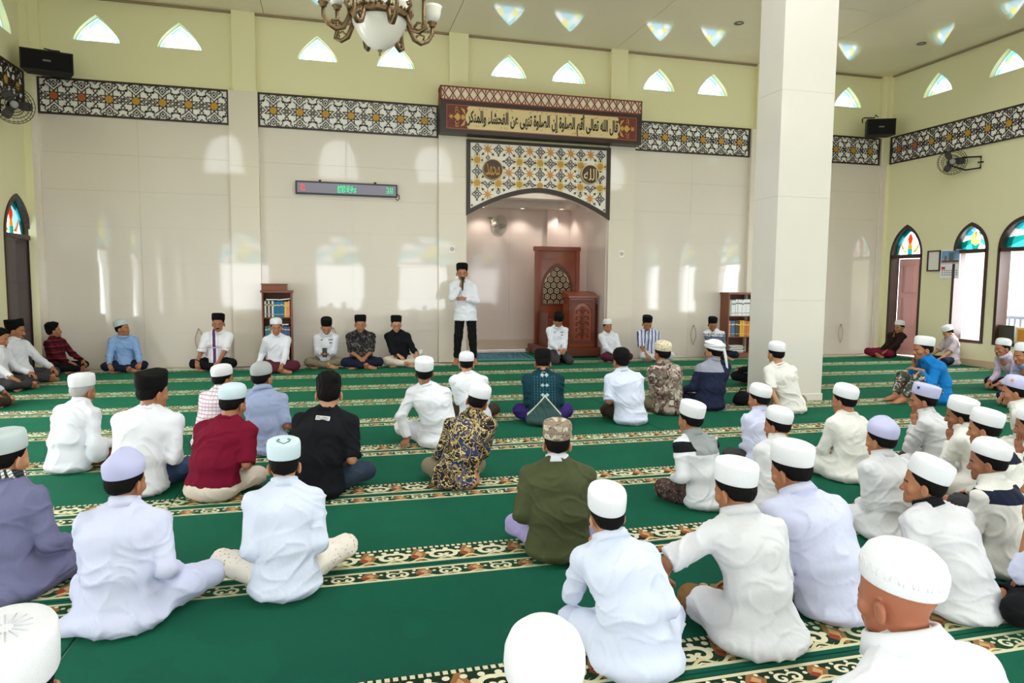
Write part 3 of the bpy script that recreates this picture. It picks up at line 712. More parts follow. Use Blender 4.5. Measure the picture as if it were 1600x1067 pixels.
# ================================================================== wall-mounted things
m_plastic = mat('black_plastic', (18, 18, 20), .35)
m_speaker = mat('speaker_black', (22, 20, 20), .6, .4, (200, .2))
m_grill = mat('speaker_cloth', (30, 28, 28), .9, .2, (500, .4))
m_metal = mat('grey_metal', (120, 118, 112), .35, metal=.8)
def at_rot(o, loc, rz=0, rx=0, ry=0): o.location = loc; o.rotation_euler = (rx, ry, rz); return o
def speaker(label, loc, rz, w, h, d, cable):
    t = thing('wall_speaker', label, 'speaker', loc, rz)
    mb = MB(); mb.prism([(-w/2, -d), (w/2, -d), (w/2*.82, 0), (-w/2*.82, 0)], -h/2, h/2, 'z'); mb.build('cabinet', m_speaker, t)
    mb = MB(); mb.box((-w/2+.02, -d-.012, -h/2+.02), (w/2-.02, -d+.001, h/2-.02), .006); g = mb.build('front_grille', m_grill, t)
    mb = MB(); mb.box((-.05, -d-.016, -.012), (.05, -d-.011, .012)); mb.build('badge', m_metal, g)
    mb = MB(); mb.tube([(0, 0, -.02), (0, .05, -.02), (0, .12, .02)], .018, 6); mb.box((-.05, .11, -.06), (.05, .13, .08)); mb.build('bracket', m_plastic, t)
    mb = MB(); mb.tube(cable, .012, 6); mb.build('cable', m_plastic, t); return t
speaker('wide black loudspeaker high in the left corner of the front wall', (-4.05, D-.30, 4.62), R(14), .66, .30, .28, [(.02, -.10, .15), (.06, -.12, .20), (.14, -.08, .215), (.20, -.04, .15), (.16, .02, .16), (.10, -.06, .21), (-.05, -.02, .24)])
t = speaker('black loudspeaker in the right corner beside the white column', (10.82, D-.34, 4.62), R(-24), .54, .32, .28, [(-.28, -.02, .14), (-.28, .0, .22), (-.24, .02, .25), (-.05, .0, .24), (-.02, .02, .30), (.05, .1, .28)])

m_cage = mat('fan_cage_black', (34, 34, 36), .4, metal=.5)
def wall_fan(label, loc, aim, mount, rad, m, mblade, arm=True):
    """guard rings and wires, three blades at rest, motor, arm to the wall; aim = facing direction"""
    q = Vector(aim).to_track_quat('Z', 'Y'); t = thing('wall_fan', label, 'fan', loc)
    def tr(me): me.transform(q.to_matrix().to_4x4()); return me
    mb = MB()
    for r, z in ((rad, 0), (rad*.72, .045), (rad*.42, .065), (rad*.9, -.05), (rad*.55, -.08)): mb.tube([(r*math.cos(a), r*math.sin(a), z) for a in np.linspace(0, 2*math.pi, 25)[:-1]], .0045, 4, True)
    for k in range(28):
        a = 2*math.pi*k/28; c_, s_ = math.cos(a), math.sin(a)
        mb.tube([(.05*c_, .05*s_, .072), (rad*.42*c_, rad*.42*s_, .065), (rad*.8*c_, rad*.8*s_, .035), (rad*c_, rad*s_, 0), (rad*.85*c_, rad*.85*s_, -.055), (.05*c_, .05*s_, -.09)], .0022, 3, False)
    link_mesh('guard', tr(mb.mesh('guard')), m, t)
    for k in range(3):
        a0 = 2*math.pi*k/3; P = []; mb = MB()
        for j in range(5):
            r = rad*(.16+.70*j/4); wv = rad*(.16+.30*math.sin(j/4*2.6)); P.append((r, wv))
        V = []; F = []
        for i, (r, wv) in enumerate(P):
            for s_ in (-1, 1):
                a = a0+s_*wv/max(r, .03)*.55; V.append((r*math.cos(a), r*math.sin(a), s_*.018)); 
        for i in range(4): F.append((2*i, 2*i+1, 2*i+3, 2*i+2))
        n = len(V); V += [(x, y, z-.004) for x, y, z in V]; F += [tuple(reversed([j+n for j in f])) for f in F]
        link_mesh('blade', tr(MB().add(V, F, True).mesh('blade')), mblade, t)
    mb = MB(); mb.lathe([(.001, .075), (.04, .073), (.05, .06), (.05, .03)], 16); link_mesh('hub_cap', tr(mb.mesh('hub_cap')), mat('hub_grey', (150, 150, 152), .4), t)
    mb = MB(); mb.lathe([(.001, -.22), (.05, -.21), (.065, -.16), (.065, -.09), (.03, -.05)], 16); link_mesh('motor', tr(mb.mesh('motor')), m, t)
    mt = Vector(mount)-Vector(loc); b0 = q @ Vector((0, 0, -.18)); mb = MB()
    if arm:
        side = Vector((0, 0, 1)); mb.tube([b0+side*.05, b0*.5+mt*.5+side*.09, mt+side*.10, mt+side*-.10, b0*.5+mt*.5-side*.14, b0-side*.06], .016, 6, True)
    else: mb.tube([b0, b0*.4+mt*.6, mt], .022, 8)
    mb.lathe([(.05, -.01), (.05, .01)], 12, tuple(mt)); mb.build('bracket', m, t); return t
wall_fan('black wall fan on a looped arm under the right wall frieze', (XR-.34, 10.42, 3.72), (-.85, -1, -.12), (XR-.02, 10.12, 3.68), .235, m_cage, mat('fan_blade_dark', (70, 66, 62), .4))
wall_fan('dark wall fan cut by the left picture edge under the side frieze', (XL+.30, 11.10, 3.80), (.55, -1, -.12), (XL+.02, 11.4, 3.85), .25, m_cage, mat('fan_blade_dark', (70, 66, 62), .4))
wall_fan('pale wall fan high inside the mihrab niche', (3.42, NY-.36, 2.62), (.55, -1, -.25), (3.30, NY-.02, 2.82), .22, mat('fan_cage_pale', (176, 172, 156), .4), mat('fan_blade_pale', (196, 192, 176), .4), False)

# ---- LED running-text display
led = thing('led_display', 'long thin LED message display on the tiled wall left of the mihrab', 'led sign', (.30, D-.070, 3.01))
mb = MB(); mb.box((-.85, -.02, -.11), (.85, .044, .11), .006); mb.build('housing', mat('led_frame', (66, 66, 74), .3, metal=.4), led)
mb = MB(); mb.box((-.82, -.024, -.082), (.82, -.019, .082)); mb.build('display_screen', mat('led_screen', (150, 146, 166), .12, .5), led)
FONT = {'S': '01110 10000 01110 00001 11110', 'L': '10000 10000 10000 10000 11111', 'A': '01110 10001 11111 10001 10001', 'E': '11111 10000 11110 10000 11111', 'I': '111 010 010 010 111', 'M': '10001 11011 10101 10001 10001', 'N': '10001 11001 10101 10011 10001'}
def dots(name, x0, rows, m, pitch=.0155, z0=.055):
    mb = MB()
    for j, row in enumerate(rows):
        for i, b in enumerate(row):
            if b == '1': mb.box((x0+i*pitch, -.028, z0-j*pitch-.012), (x0+i*pitch+.012, -.0235, z0-j*pitch))
    return tag(mb.build(name, m, led), kind='stuff')
m_ledr = mat('led_red', (240, 70, 90), .5, emit=((255, 60, 80), .8)); m_ledg = mat('led_green', (60, 220, 160), .5, emit=((40, 225, 150), .8))
dots('red_figure', -.77, ['011100', '110110', '000110', '111100', '110000', '110110', '011110'], m_ledr)
rnd = random.Random(11)
g = [[('1' if (rnd.random() < .55 or (i % 5 == 0 and 1 < j < 7)) else '0') for i in range(20)] for j in range(8)]
dots('green_lettering', -.16, [''.join(r) for r in g], m_ledg)
dots('green_figures', .66, ['1100101', '0110101', '0010101', '0010101', '1110111', '0010101', '1110101'], m_ledg)
mb = MB(); mb.tube([(.84, .0, -.05), (.88, -.005, -.07), (.885, -.005, -.12), (.85, 0, -.16), (.82, .0, -.13)], .008, 5); mb.build('cable', m_plastic, led)
for x in (-.45, .47):
    mb = MB(); mb.box((x-.02, .0, .10), (x+.02, .03, .14)); mb.build('bracket', m_plastic, led)

# ---- switches, wall hooks with hanging prayer beads
for x, z, lab in ((2.11, 2.03, 'small white notice with a round mark on the pilaster above the standing speaker'), (5.37, 2.01, 'small white notice with a round mark on the pilaster right of the pulpit')):
    t = thing('wall_notice', lab, 'notice', (x, D-.112, z)); mb = MB(); mb.box((-.05, -.006, -.065), (.05, 0, .065)); mb.build('card', m_white, t)
    mb = MB(); mb.lathe([(.032, -.004), (.032, -.008), (.021, -.008), (.021, -.004)], 20, axis='y'); mb.build('printed_ring', mat('print_red_brown', (150, 70, 60), .5), t)
    mb = MB(); mb.lathe([(.010, -.004), (.010, -.009), (.001, -.0095)], 12, axis='y'); mb.build('printed_dot', mat('print_grey', (120, 120, 120), .5), t)
m_bead = mat('bead_brown', (188, 160, 132), .5)
for k, (x, lab) in enumerate(((-2.12, 'brown bead string hanging on the wall left of the man with purple shirt trim'), (.04, 'brown bead string hanging on the wall behind the man with a phone'), (6.98, 'brown bead string hanging on the wall between striped-shirt man and bookcase'), (10.44, 'brown bead string hanging on the wall right of the column'))):
    t = thing('prayer_beads', lab, 'beads', (x, D-.035, .62)); mb = MB()
    mb.tube([(0, .014, 0), (0, -.02, .0), (0, -.02, .02)], .008, 6); mb.build('hook', m_metal, t)
    for s_ in (-1, 1):
        n = 16; mb = MB()
        for i in range(n):
            u = i/(n-1); mb.lathe([(.001, -.011), (.010, 0), (.001, .011)], 6, (s_*(.012+.045*math.sin(u*2.9)), -.012, -.01-.30*u))
        o = mb.build('bead_strand', m_bead, t); o['kind'] = 'stuff'
    mb = MB(); mb.lathe([(.004, 0), (.014, -.05), (.016, -.06)], 8, (0, -.012, -.31)); mb.build('tassel', m_bead, t)
# ---- framed sheet and calendar on the right wall
t = thing('picture_frame', 'small dark picture frame with a white sheet beside the wall calendar', 'picture', (XR-.02, 11.0, 1.94))
V, F = flat([[(-.15, -.20), (.15, -.20), (.15, .20), (-.15, .20)], [(-.125, -.175), (.125, -.175), (.125, .175), (-.125, .175)]], -.015, .018, 'x'); MB().add(V, F).build('frame', m_wood, t)
mb = MB(); mb.box((.0, -.126, -.176), (.015, .126, .176)); mb.build('sheet', mat('sheet_white', (228, 226, 220), .3), t)
t = thing('wall_calendar', 'large wall calendar with a blue city picture hanging by the open window', 'calendar', (XR-.012, 10.64, 1.87))
mb = MB(); mb.box((-.004, -.21, -.27), (.006, .21, .27)); mb.build('page', mat('calendar_paper', (236, 236, 240), .5), t)
mb = MB(); mb.box((-.008, -.19, .0), (-.0035, .19, .25)); mb.build('picture', pattern('calendar_picture', (120, 160, 205), lambda x, y, z, noise: [(z < .10, (150, 170, 190)), ((xm('ABSOLUTE', y+.02) < .05+.0)*(z < .22)*(z > .05), (88, 110, 106)), ((xm('ABSOLUTE', y-.10) < .03)*(z < .16), (110, 118, 128)), ((z < .07), (122, 84, 88)), (z < .03, (190, 196, 204))], .4), t)
mb = MB(); mb.box((-.008, .10, -.10), (-.0035, .18, -.05)); mb.build('red_box', mat('print_red', (206, 50, 60), .5), t)
mb = MB()
for i in range(7):
    for j in range(3): mb.box((-.008, .17-i*.052-.03, -.13-j*.04), (-.0035, .17-i*.052, -.115-j*.04))
tag(mb.build('date_rows', mat('print_dark', (96, 98, 110), .5), t), kind='stuff')
# ---- recessed ceiling lights
m_lamp = mat('lamp_glow', (255, 246, 225), .4, emit=((255, 240, 212), 6.0))
for i, (x, y, z, lab, on) in enumerate(((6.63, 10.57, ZC, 'recessed ceiling spot left of the white column', 0), (10.3, 10.52, ZC, 'recessed ceiling spot in the far right ceiling corner', 0), (3.08, NY-.22, NZ, 'lit recessed spot at the left of the mihrab ceiling', 1), (3.95, NY-.22, NZ, 'lit recessed spot at the middle of the mihrab ceiling', 1), (4.78, NY-.35, NZ, 'lit recessed spot at the right of the mihrab ceiling', 1))):
    t = thing('ceiling_spotlight', lab, 'ceiling light', (x, y, z)); mb = MB(); mb.lathe([(.075, -.001), (.080, -.010), (.060, -.012), (.055, .0)], 20); mb.build('ring', m_metal if not on else m_white, t)
    mb = MB(); mb.lathe([(.055, -.004), (.001, -.006)], 16); mb.build('lamp', m_lamp if on else mat('lamp_off', (216, 206, 190), .3), t)
for x in (3.08, 3.95, 4.78):
    l = bpy.data.lights.new('spot_glow', 'SPOT'); l.energy = 26; l.spot_size = R(120); l.spot_blend = .6; l.shadow_soft_size = .05; l.color = (1, .90, .82); o = bpy.data.objects.new('spot_glow', l); C.objects.link(o); o.location = (x, NY-.32, NZ-.03)

# ================================================================== chandelier
m_bronze = mat('antique_bronze', (124, 102, 74), .38, .5, (60, .4), metal=.85, var=.25)
m_opal = mat('opal_glass', (236, 232, 224), .25, .5)
ch = thing('chandelier', 'bronze chandelier with opal bowl and frosted glass cups hanging from ceiling', 'chandelier', (.42, 6.0, 3.60))
mb = MB(); mb.lathe([(.001, -.262), (.05, -.255), (.11, -.215), (.17, -.145), (.215, -.065), (.232, -.0), (.222, -.0), (.20, -.06), (.001, -.23)], 36); mb.build('opal_bowl', m_opal, ch)
mb = MB(); mb.lathe([(.236, -.030), (.252, -.015), (.255, .012), (.240, .034), (.225, .03), (.222, -.02)], 40)
for k in range(36):
    a = 2*math.pi*k/36; mb.lathe([(.001, -.016), (.014, 0), (.001, .016)], 6, (.250*math.cos(a), .250*math.sin(a), .034))
mb.build('rim_band', m_bronze, ch)
mb = MB(); mb.lathe([(.001, -.305), (.008, -.30), (.006, -.285), (.016, -.272), (.022, -.262), (.001, -.25)], 12); mb.build('bottom_finial', m_bronze, ch)
mb = MB(); mb.tube([(0, 0, -.02), (0, 0, 3.82)], .016, 8); mb.lathe([(.03, .3), (.05, .34), (.03, .4), (.02, .42)], 14); mb.lathe([(.02, 3.70), (.10, 3.80), (.11, 3.84)], 20); mb.build('stem', m_bronze, ch)
for k in range(8):
    a = 2*math.pi*k/8+.22; c_, s_ = math.cos(a), math.sin(a); f = lambda r, z: (r*c_, r*s_, z)
    lowa = k % 2 == 0; rr = .46 if lowa else .40; zt = .03 if lowa else .13
    mb = MB(); mb.tube([f(.235, .02), f(.265, -.06), f(.30, -.125), f(.36, -.15), f(.42, -.12), f(rr, -.06), f(rr, zt-.02)], [.018, .020, .022, .020, .018, .017, .015], 7)
    mb.tube([f(.25, .02), f(.285, .07), f(.275, .11), f(.25, .10), f(.262, .075)], [.014, .013, .012, .012, .010], 6)
    mb.tube([f(.30, -.12), f(.345, -.075), f(.39, -.085), f(.38, -.115)], .010, 6)
    mb.lathe([(.014, zt-.03), (.03, zt-.02), (.024, zt-.01), (.042, zt+.005), (.040, zt+.012), (.02, zt+.012)], 14, f(rr, 0)); am = mb.build('arm', m_bronze, ch)
    mb = MB(); mb.lathe([(.030, zt+.010), (.058, zt+.035), (.074, zt+.08), (.078, zt+.12), (.086, zt+.145), (.080, zt+.145), (.070, zt+.11), (.052, zt+.04), (.001, zt+.02)], 20, f(rr, 0)); mb.build('glass_cup', m_opal, am)

# ================================================================== minbar (pulpit)
m_mw = mat('pulpit_wood', (132, 58, 28), .35, .5, (14, .12, (1, 1, .12)), var=.16, coat=.2, vscale=5)
m_md = mat('pulpit_wood_dark', (100, 46, 28), .4, .5, (14, .12, (1, 1, .12)), var=.16)
m_mc = mat('pulpit_carving', (104, 46, 28), .38, var=.1)
mn = thing('minbar', 'brown carved wooden pulpit with tall arched grille back and lectern front in the mihrab', 'pulpit', (4.52, 13.6, 0))
ZB = .03
mb = MB(); mb.box((-.58, -1.06, ZB), (.56, .14, .20), .01); mb.box((-.62, -.10, ZB), (.58, .16, .10), .008); mb.build('plinth', m_md, mn)
go = arch(-.345, .345, .98, 1.32, 1.86, 10); gi = arch(-.30, .30, 1.02, 1.32, 1.79, 10)
V, F = flat([[(-.475, .20), (.475, .20), (.475, 2.16), (-.475, 2.16)], go], 0, .05); bp = MB().add(V, F).build('back_panel', m_mw, mn)
V, F = flat([go, gi], -.018, .03); MB().add(V, F).build('arch_molding', m_md, bp)
S = []; st = .135
for j in range(-1, 9):
    for i in range(-3, 4):
        cx, cz = i*st+(st/2 if j % 2 else 0), 1.05+j*.117
        if abs(cx) < .30 and cz < 1.32+.46*(1-(abs(cx)/.33)**1.5) and cz > 1.0: S.append((cx, cz))
lat = MB()
for cx, cz in S:
    q = poly(cx, cz, .075, 6, math.pi/6); bars(lat, loop(q), .020, .004, .024, 'y'); bars(lat, loop(poly(cx, cz, .030, 6)), .009, .004, .022, 'y')
tag(lat.build('grille', m_mc, bp), kind='stuff')
mb = MB(); mb.box((-.38, .034, 1.0), (.38, .046, 1.84)); mb.build('grille_backing', mat('grille_pale', (222, 206, 176), .6), bp)
mb = MB(); mb.box((-.50, -.03, 2.10), (.50, .08, 2.19), .008); mb.box((-.49, -.015, 1.94), (.49, .0, 1.965)); mb.build('cornice', m_mw, mn)
for s_ in (-1, 1):
    mb = MB(); mb.box((s_*.44-.04, -.035, .20), (s_*.44+.04, .0, 2.10), .006); mb.build('stile', m_mw, mn)
mb = MB(); mb.box((-.40, -.45, .20), (.40, .0, .44), .008); mb.build('step', m_md, mn)
mb = MB(); mb.box((-.36, -.26, .44), (.36, .0, .72), .008); mb.build('seat', m_mw, mn)
for s_ in (-1, 1):
    mb = MB(); mb.box((s_*.40-.02, -.62, .20), (s_*.40+.02, .0, .86 if s_ < 0 else .80), .006); mb.build('side_rail', m_md, mn)
# lectern in front, right of centre
lx0, lx1, ly = -.06, .46, -.98
mb = MB(); mb.box((lx0, ly, .20), (lx1, ly+.40, 1.16), .008); lec = mb.build('lectern', m_mw, mn)
mb = MB(); mb.box((lx0-.04, ly-.05, 1.16), (lx1+.04, ly+.44, 1.205), .008); mb.prism([(ly-.05, 1.205), (ly+.44, 1.205), (ly+.44, 1.29), (ly+.40, 1.29)], lx0-.02, lx1+.02, 'x'); mb.build('lectern_top', m_mw, lec)
V, F = flat([[(lx0+.02, .28), (lx1-.02, .28), (lx1-.02, 1.13), (lx0+.02, 1.13)], arch(lx0+.07, lx1-.07, .34, .86, 1.06, 8)], ly-.02, ly+.001); MB().add(V, F).build('carved_frame', m_md, lec)
mb = MB(); cxl = (lx0+lx1)/2
mb.tube([(cxl, ly-.004, .36), (cxl, ly-.010, 1.0)], .010, 6)
for i in range(5):
    for s_ in (-1, 1):
        z = .42+i*.115; mb.tube([(cxl, ly-.006, z), (cxl+s_*.06, ly-.012, z+.05), (cxl+s_*.12, ly-.010, z+.03), (cxl+s_*.13, ly-.008, z-.02), (cxl+s_*.09, ly-.008, z-.01)], [.010, .012, .011, .009, .006], 6)
        mb.prism([(cxl+s_*.02, z+.05), (cxl+s_*.055, z+.085), (cxl+s_*.03, z+.115)][::s_], ly-.014, ly)
tag(mb.build('leaf_carving', m_mc, lec), kind='stuff')
mb = MB()
for i in range(9): mb.prism(poly(lx0+.06+i*.05, 1.10, .018, 4), ly-.028, ly-.018)
tag(mb.build('rosette_band', m_mc, lec), kind='stuff')
mb = MB(); mb.box((.46, -.80, .20), (.60, -.76, .86), .005); mb.box((.46, -.81, .86), (.62, -.74, .90), .005); mb.build('side_panel', m_md, mn)
mb = MB(); mb.box((.56, -.86, .20), (.66, -.76, 1.0), .006); mb.lathe([(.055, 1.0), (.058, 1.03), (.03, 1.05), (.045, 1.09), (.040, 1.12), (.015, 1.15), (.020, 1.175), (.001, 1.21)], 14, (.61, -.81, 0)); mb.build('newel_post', m_mw, mn)

# ---- prayer rug in the niche
rug = thing('prayer_rug', 'blue patterned prayer rug spread before the mihrab niche', 'rug', (3.20, 13.15, .002))
rug.rotation_euler = (0, 0, R(-4))
mr_ = pattern('blue_prayer_rug', (58, 110, 132), lambda x, y, z, noise: [(noise(14, 4, 1.2) > .53, (120, 168, 182)), (band(noise(22, 3, 2.0), .56, 2), (34, 66, 96)), (xm('ABSOLUTE', x) > .50, (30, 84, 92)), (xm('ABSOLUTE', x) > .545, (90, 150, 160)), (xm('ABSOLUTE', y) > .52, (30, 84, 92)), (xm('ABSOLUTE', y) > .57, (90, 150, 160))], .9, (300, .3))
mb = MB(); n = 12
V = [(-.60+1.20*i/n, y, .012+.003*math.sin(i*1.9+y*4)+z) for z in (0, -.010) for y in np.linspace(-.62, .62, n+1) for i in range(n+1)]; k = (n+1)
F = [(j*k+i, j*k+i+1, (j+1)*k+i+1, (j+1)*k+i) for j in range(n) for i in range(n)]; o = k*k; F += [tuple(reversed([q+o for q in f])) for f in F]
B_ = [i for i in range(n)]; F += [(i+1, i, i+o, i+1+o) for i in range(n)]+[(n*k+i, n*k+i+1, n*k+i+1+o, n*k+i+o) for i in range(n)]+[(j*k, (j+1)*k, (j+1)*k+o, j*k+o) for j in range(n)]+[((j+1)*k+n, j*k+n, j*k+n+o, (j+1)*k+n+o) for j in range(n)]
mb.add(V, F, True); mb.build('pile', mr_, rug)
for s_ in (-1, 1):
    mb = MB()
    for i in range(60): x = -.59+1.18*i/59; mb.box((x-.004, min(s_*.62, s_*.67), .002), (x+.004, max(s_*.62, s_*.67), .006))
    tag(mb.build('fringe', mat('rug_fringe', (150, 190, 196), .9), rug), kind='stuff')

# ================================================================== bookcases and books
m_bc = mat('bookcase_wood', (122, 66, 38), .4, .5, (14, .1, (1, 1, .12)), var=.15)
def bookcase(label, x0, x1, y1, h, d, levels, crown):
    w = x1-x0; t = thing('bookcase', label, 'bookcase', ((x0+x1)/2, y1-d/2, 0)); k = .022
    for s_ in (-1, 1):
        mb = MB(); mb.box((s_*(w/2-k/2)-k/2, -d/2, .0), (s_*(w/2-k/2)+k/2, d/2, h), .002); mb.build('side_panel', m_bc, t)
    mb = MB(); mb.box((-w/2+k, d/2-.012, .04), (w/2-k, d/2, h)); mb.build('back_panel', mat('bookcase_back', (92, 50, 30), .6), t)
    for z in levels:
        mb = MB(); mb.box((-w/2+k, -d/2+.005, z-.018), (w/2-k, d/2-.012, z), .001); mb.build('shelf', m_bc, t)
    mb = MB(); mb.box((-w/2-.02, -d/2-.02, h), (w/2+.02, d/2, h+.04), .006); mb.build('top_board', m_bc, t)
    mb = MB(); mb.box((-w/2+k, -d/2+.01, 0), (w/2-k, -d/2+.025, levels[0]-.018)); mb.build('kick_board', m_bc, t)
    if crown:
        mb = MB(); mb.box((-w/2, -d/2, h+.04), (w/2-.08, d/2-.02, h+.13), .004); mb.box((-w/2-.01, -d/2-.01, h+.13), (w/2-.07, d/2-.01, h+.15)); mb.build('crown_box', m_bc, t)
    return t
def book(label, x, y, z, w, h, d, col, ry=0, flat_=False, group=None):
    """spine towards -Y"""
    t = thing('book', label, 'book', (x, y, z), 0, group); cm = mat('book_%02x%02x%02x' % col, col, .5, .4, (120, .1))
    mb = MB()
    if not flat_:
        mb.box((-w/2, 0, 0), (w/2, .004, h), .0015); mb.box((-w/2, 0, 0), (-w/2+.0025, d, h)); mb.box((w/2-.0025, 0, 0), (w/2, d, h)); mb.build('cover', cm, t)
        mb = MB(); mb.box((-w/2+.003, .004, .004), (w/2-.003, d-.004, h-.004)); mb.build('page_block', mat('page_paper', (232, 224, 204), .8), t)
        lc = mat('spine_gilt', (226, 196, 120), .4) if sum(col) < 560 else mat('spine_print', (110, 96, 90), .5)
        mb = MB(); mb.box((-w/2+.002, -.001, h*.72), (w/2-.002, .0, h*.80)); mb.box((-w/2+.002, -.001, h*.16), (w/2-.002, .0, h*.19)); tag(mb.build('spine_band', lc, t), kind='stuff')
    else:
        mb.box((-w/2, 0, 0), (w/2, d, .003)); mb.box((-w/2, 0, h-.003), (w/2, d, h)); mb.box((-w/2, 0, 0), (w/2, .003, h)); mb.build('cover', cm, t)
        mb = MB(); mb.box((-w/2+.004, .003, .003), (w/2-.004, d-.004, h-.003)); mb.build('page_block', mat('page_paper', (232, 224, 204), .8), t)
    if ry: t.rotation_euler = (0, ry, 0)
    return t
def shelf_row(x0, x1, y, z, cols, hs, d, lab, grp, rnd):
    n = len(cols); w = (x1-x0)/n
    for i, c_ in enumerate(cols): book(lab(i, c_), x0+w*(i+.5), y+rnd.random()*.012, z, w*.94, hs*(.93+.07*rnd.random()), d, c_, 0, False, grp)
rnd = random.Random(5)
BX = (-1.09, -.62)
bookcase('narrow brown bookcase with a crown box behind the man in white cap and sarong', BX[0], BX[1], D-.13, 1.24, .30, (.10, .46, .84), True)
ORD = 'first second third fourth fifth sixth seventh eighth ninth tenth eleventh twelfth thirteenth fourteenth'.split()
NM = {(238, 234, 226): 'white', (60, 60, 66): 'charcoal', (206, 198, 186): 'beige', (40, 120, 150): 'teal-blue', (38, 104, 160): 'blue', (232, 196, 60): 'yellow', (238, 160, 120): 'salmon', (70, 130, 120): 'green', (196, 70, 60): 'red', (90, 80, 120): 'purple',
      (240, 240, 240): 'white', (66, 110, 150): 'blue', (206, 130, 120): 'pink', (74, 68, 58): 'olive-grey', (226, 170, 40): 'yellow', (206, 120, 40): 'orange', (170, 186, 176): 'pale green'}
c1 = [(238, 234, 226), (60, 60, 66), (206, 198, 186), (60, 60, 66), (238, 234, 226), (40, 120, 150), (38, 104, 160), (40, 120, 150), (38, 104, 160), (40, 120, 150), (40, 120, 150), (232, 196, 60), (238, 160, 120), (238, 160, 120)]
shelf_row(BX[0]+.035, BX[1]-.035, D-.40, .84, c1, .27, .2, lambda i, c_: 'thin %s book, the %s from the left on the crowded top shelf of left bookcase' % (NM[c_], ORD[i]), 'books on the top shelf of the left bookcase', rnd)
c2 = [(40, 120, 150), (70, 130, 120), (238, 234, 226), (196, 70, 60), (196, 70, 60), (90, 80, 120), (38, 104, 160), (90, 80, 120)]
shelf_row(BX[0]+.035, BX[1]-.035, D-.40, .46, c2, .24, .2, lambda i, c_: '%s book, the %s from the left on the second shelf of left bookcase' % (NM[c_], ORD[i]), 'books on the second shelf of the left bookcase', rnd)
shelf_row(BX[0]+.035, BX[1]-.10, D-.40, .10, [(206, 198, 186), (90, 80, 120), (60, 60, 66), (70, 130, 120), (196, 70, 60)], .24, .2, lambda i, c_: '%s book, the %s from the left on the bottom shelf of left bookcase' % (NM[c_], ORD[i]), 'books on the bottom shelf of the left bookcase', rnd)
book('white book lying flat on the teal books of the left bookcase', -.93, D-.40, 1.117, .19, .022, .17, (238, 234, 226), 0, True)
book('white book lying tilted on the yellow books of the left bookcase', -.745, D-.40, 1.121, .19, .022, .17, (240, 240, 240), R(-6), True)
book('white book lying flat on the second shelf books of the left bookcase', -.78, D-.40, .706, .2, .02, .17, (238, 234, 226), 0, True)
BX = (7.57, 8.16)
bookcase('brown bookcase with white and yellow volumes half hidden by the column', BX[0], BX[1], D-.03, 1.25, .30, (.10, .42, .83), False)
shelf_row(BX[0]+.045, BX[1]-.04, D-.30, .83, [(170, 186, 176)]+[(240, 240, 240)]*10, .33, .2, lambda i, c_: '%s volume, the %s from the left on the top shelf of right bookcase' % (NM[c_], ORD[i]), 'white volumes on the top shelf of the right bookcase', rnd)
shelf_row(BX[0]+.035, BX[1]-.05, D-.30, .42, [(206, 130, 120), (66, 110, 150), (66, 110, 150), (74, 68, 58), (74, 68, 58), (226, 170, 40), (226, 170, 40), (206, 120, 40), (206, 120, 40), (226, 170, 40)], .32, .2, lambda i, c_: '%s volume, the %s from the left on the middle shelf of right bookcase' % (NM[c_], ORD[i]), 'volumes on the middle shelf of the right bookcase', rnd)
for i in range(6): book('%s booklet lying flat, the %s from the bottom of the right bookcase pile' % (('beige', 'white')[i % 2], ORD[i]), 7.80+.02*math.sin(i*2), D-.30, .10+i*.024, .30, .022, .21, ((206, 198, 186), (240, 240, 240))[i % 2], 0, True)
# ---- things on the sill of the large right window, railing outside
t = thing('book_stand', 'dark wooden folding stand on the sill of the wide window', 'stand', (XR+.08, 9.50, .478)); mb = MB(); mb.box((-.02, -.16, 0), (.02, .14, .30), .004); mb.build('board', mat('stand_dark', (64, 62, 54), .5), t); mb = MB(); mb.box((-.06, -.16, 0), (-.018, .14, .02)); mb.build('ledge', m_wood, t)
t = thing('framed_picture', 'amber coloured framed panel standing on the sill of the wide window', 'picture', (XR+.08, 9.12, .478)); mb = MB(); mb.box((-.012, -.16, 0), (.012, .20, .28), .003); mb.build('frame', mat('frame_pale_gold', (226, 206, 150), .4), t); mb = MB(); mb.box((-.016, -.12, .04), (-.011, .16, .24)); mb.build('panel', mat('amber_panel', (206, 138, 40), .4), t)
t = thing('porch_railing', 'blue-grey metal railing outside the wide right window', 'railing', (13.4, 9.5, -.14)); m_rail = mat('railing_blue_grey', (120, 134, 160), .4, metal=.3)
mb = MB(); mb.box((-.025, -4, .94), (.025, 1.9, 1.0)); mb.box((-.02, -4, .12), (.02, 1.9, .17)); mb.build('rail', m_rail, t)
for i in range(49):
    mb = MB() if i == 0 else mb
    if i == 0: mb.box((-.012, -.012, .16), (.012, .012, .95)); bme = mb.mesh('baluster'); bme.materials.append(m_rail)
    o = bpy.data.objects.new('baluster', bme); C.objects.link(o); o.parent = t; o.location = (0, -3.95+.12*i, 0)

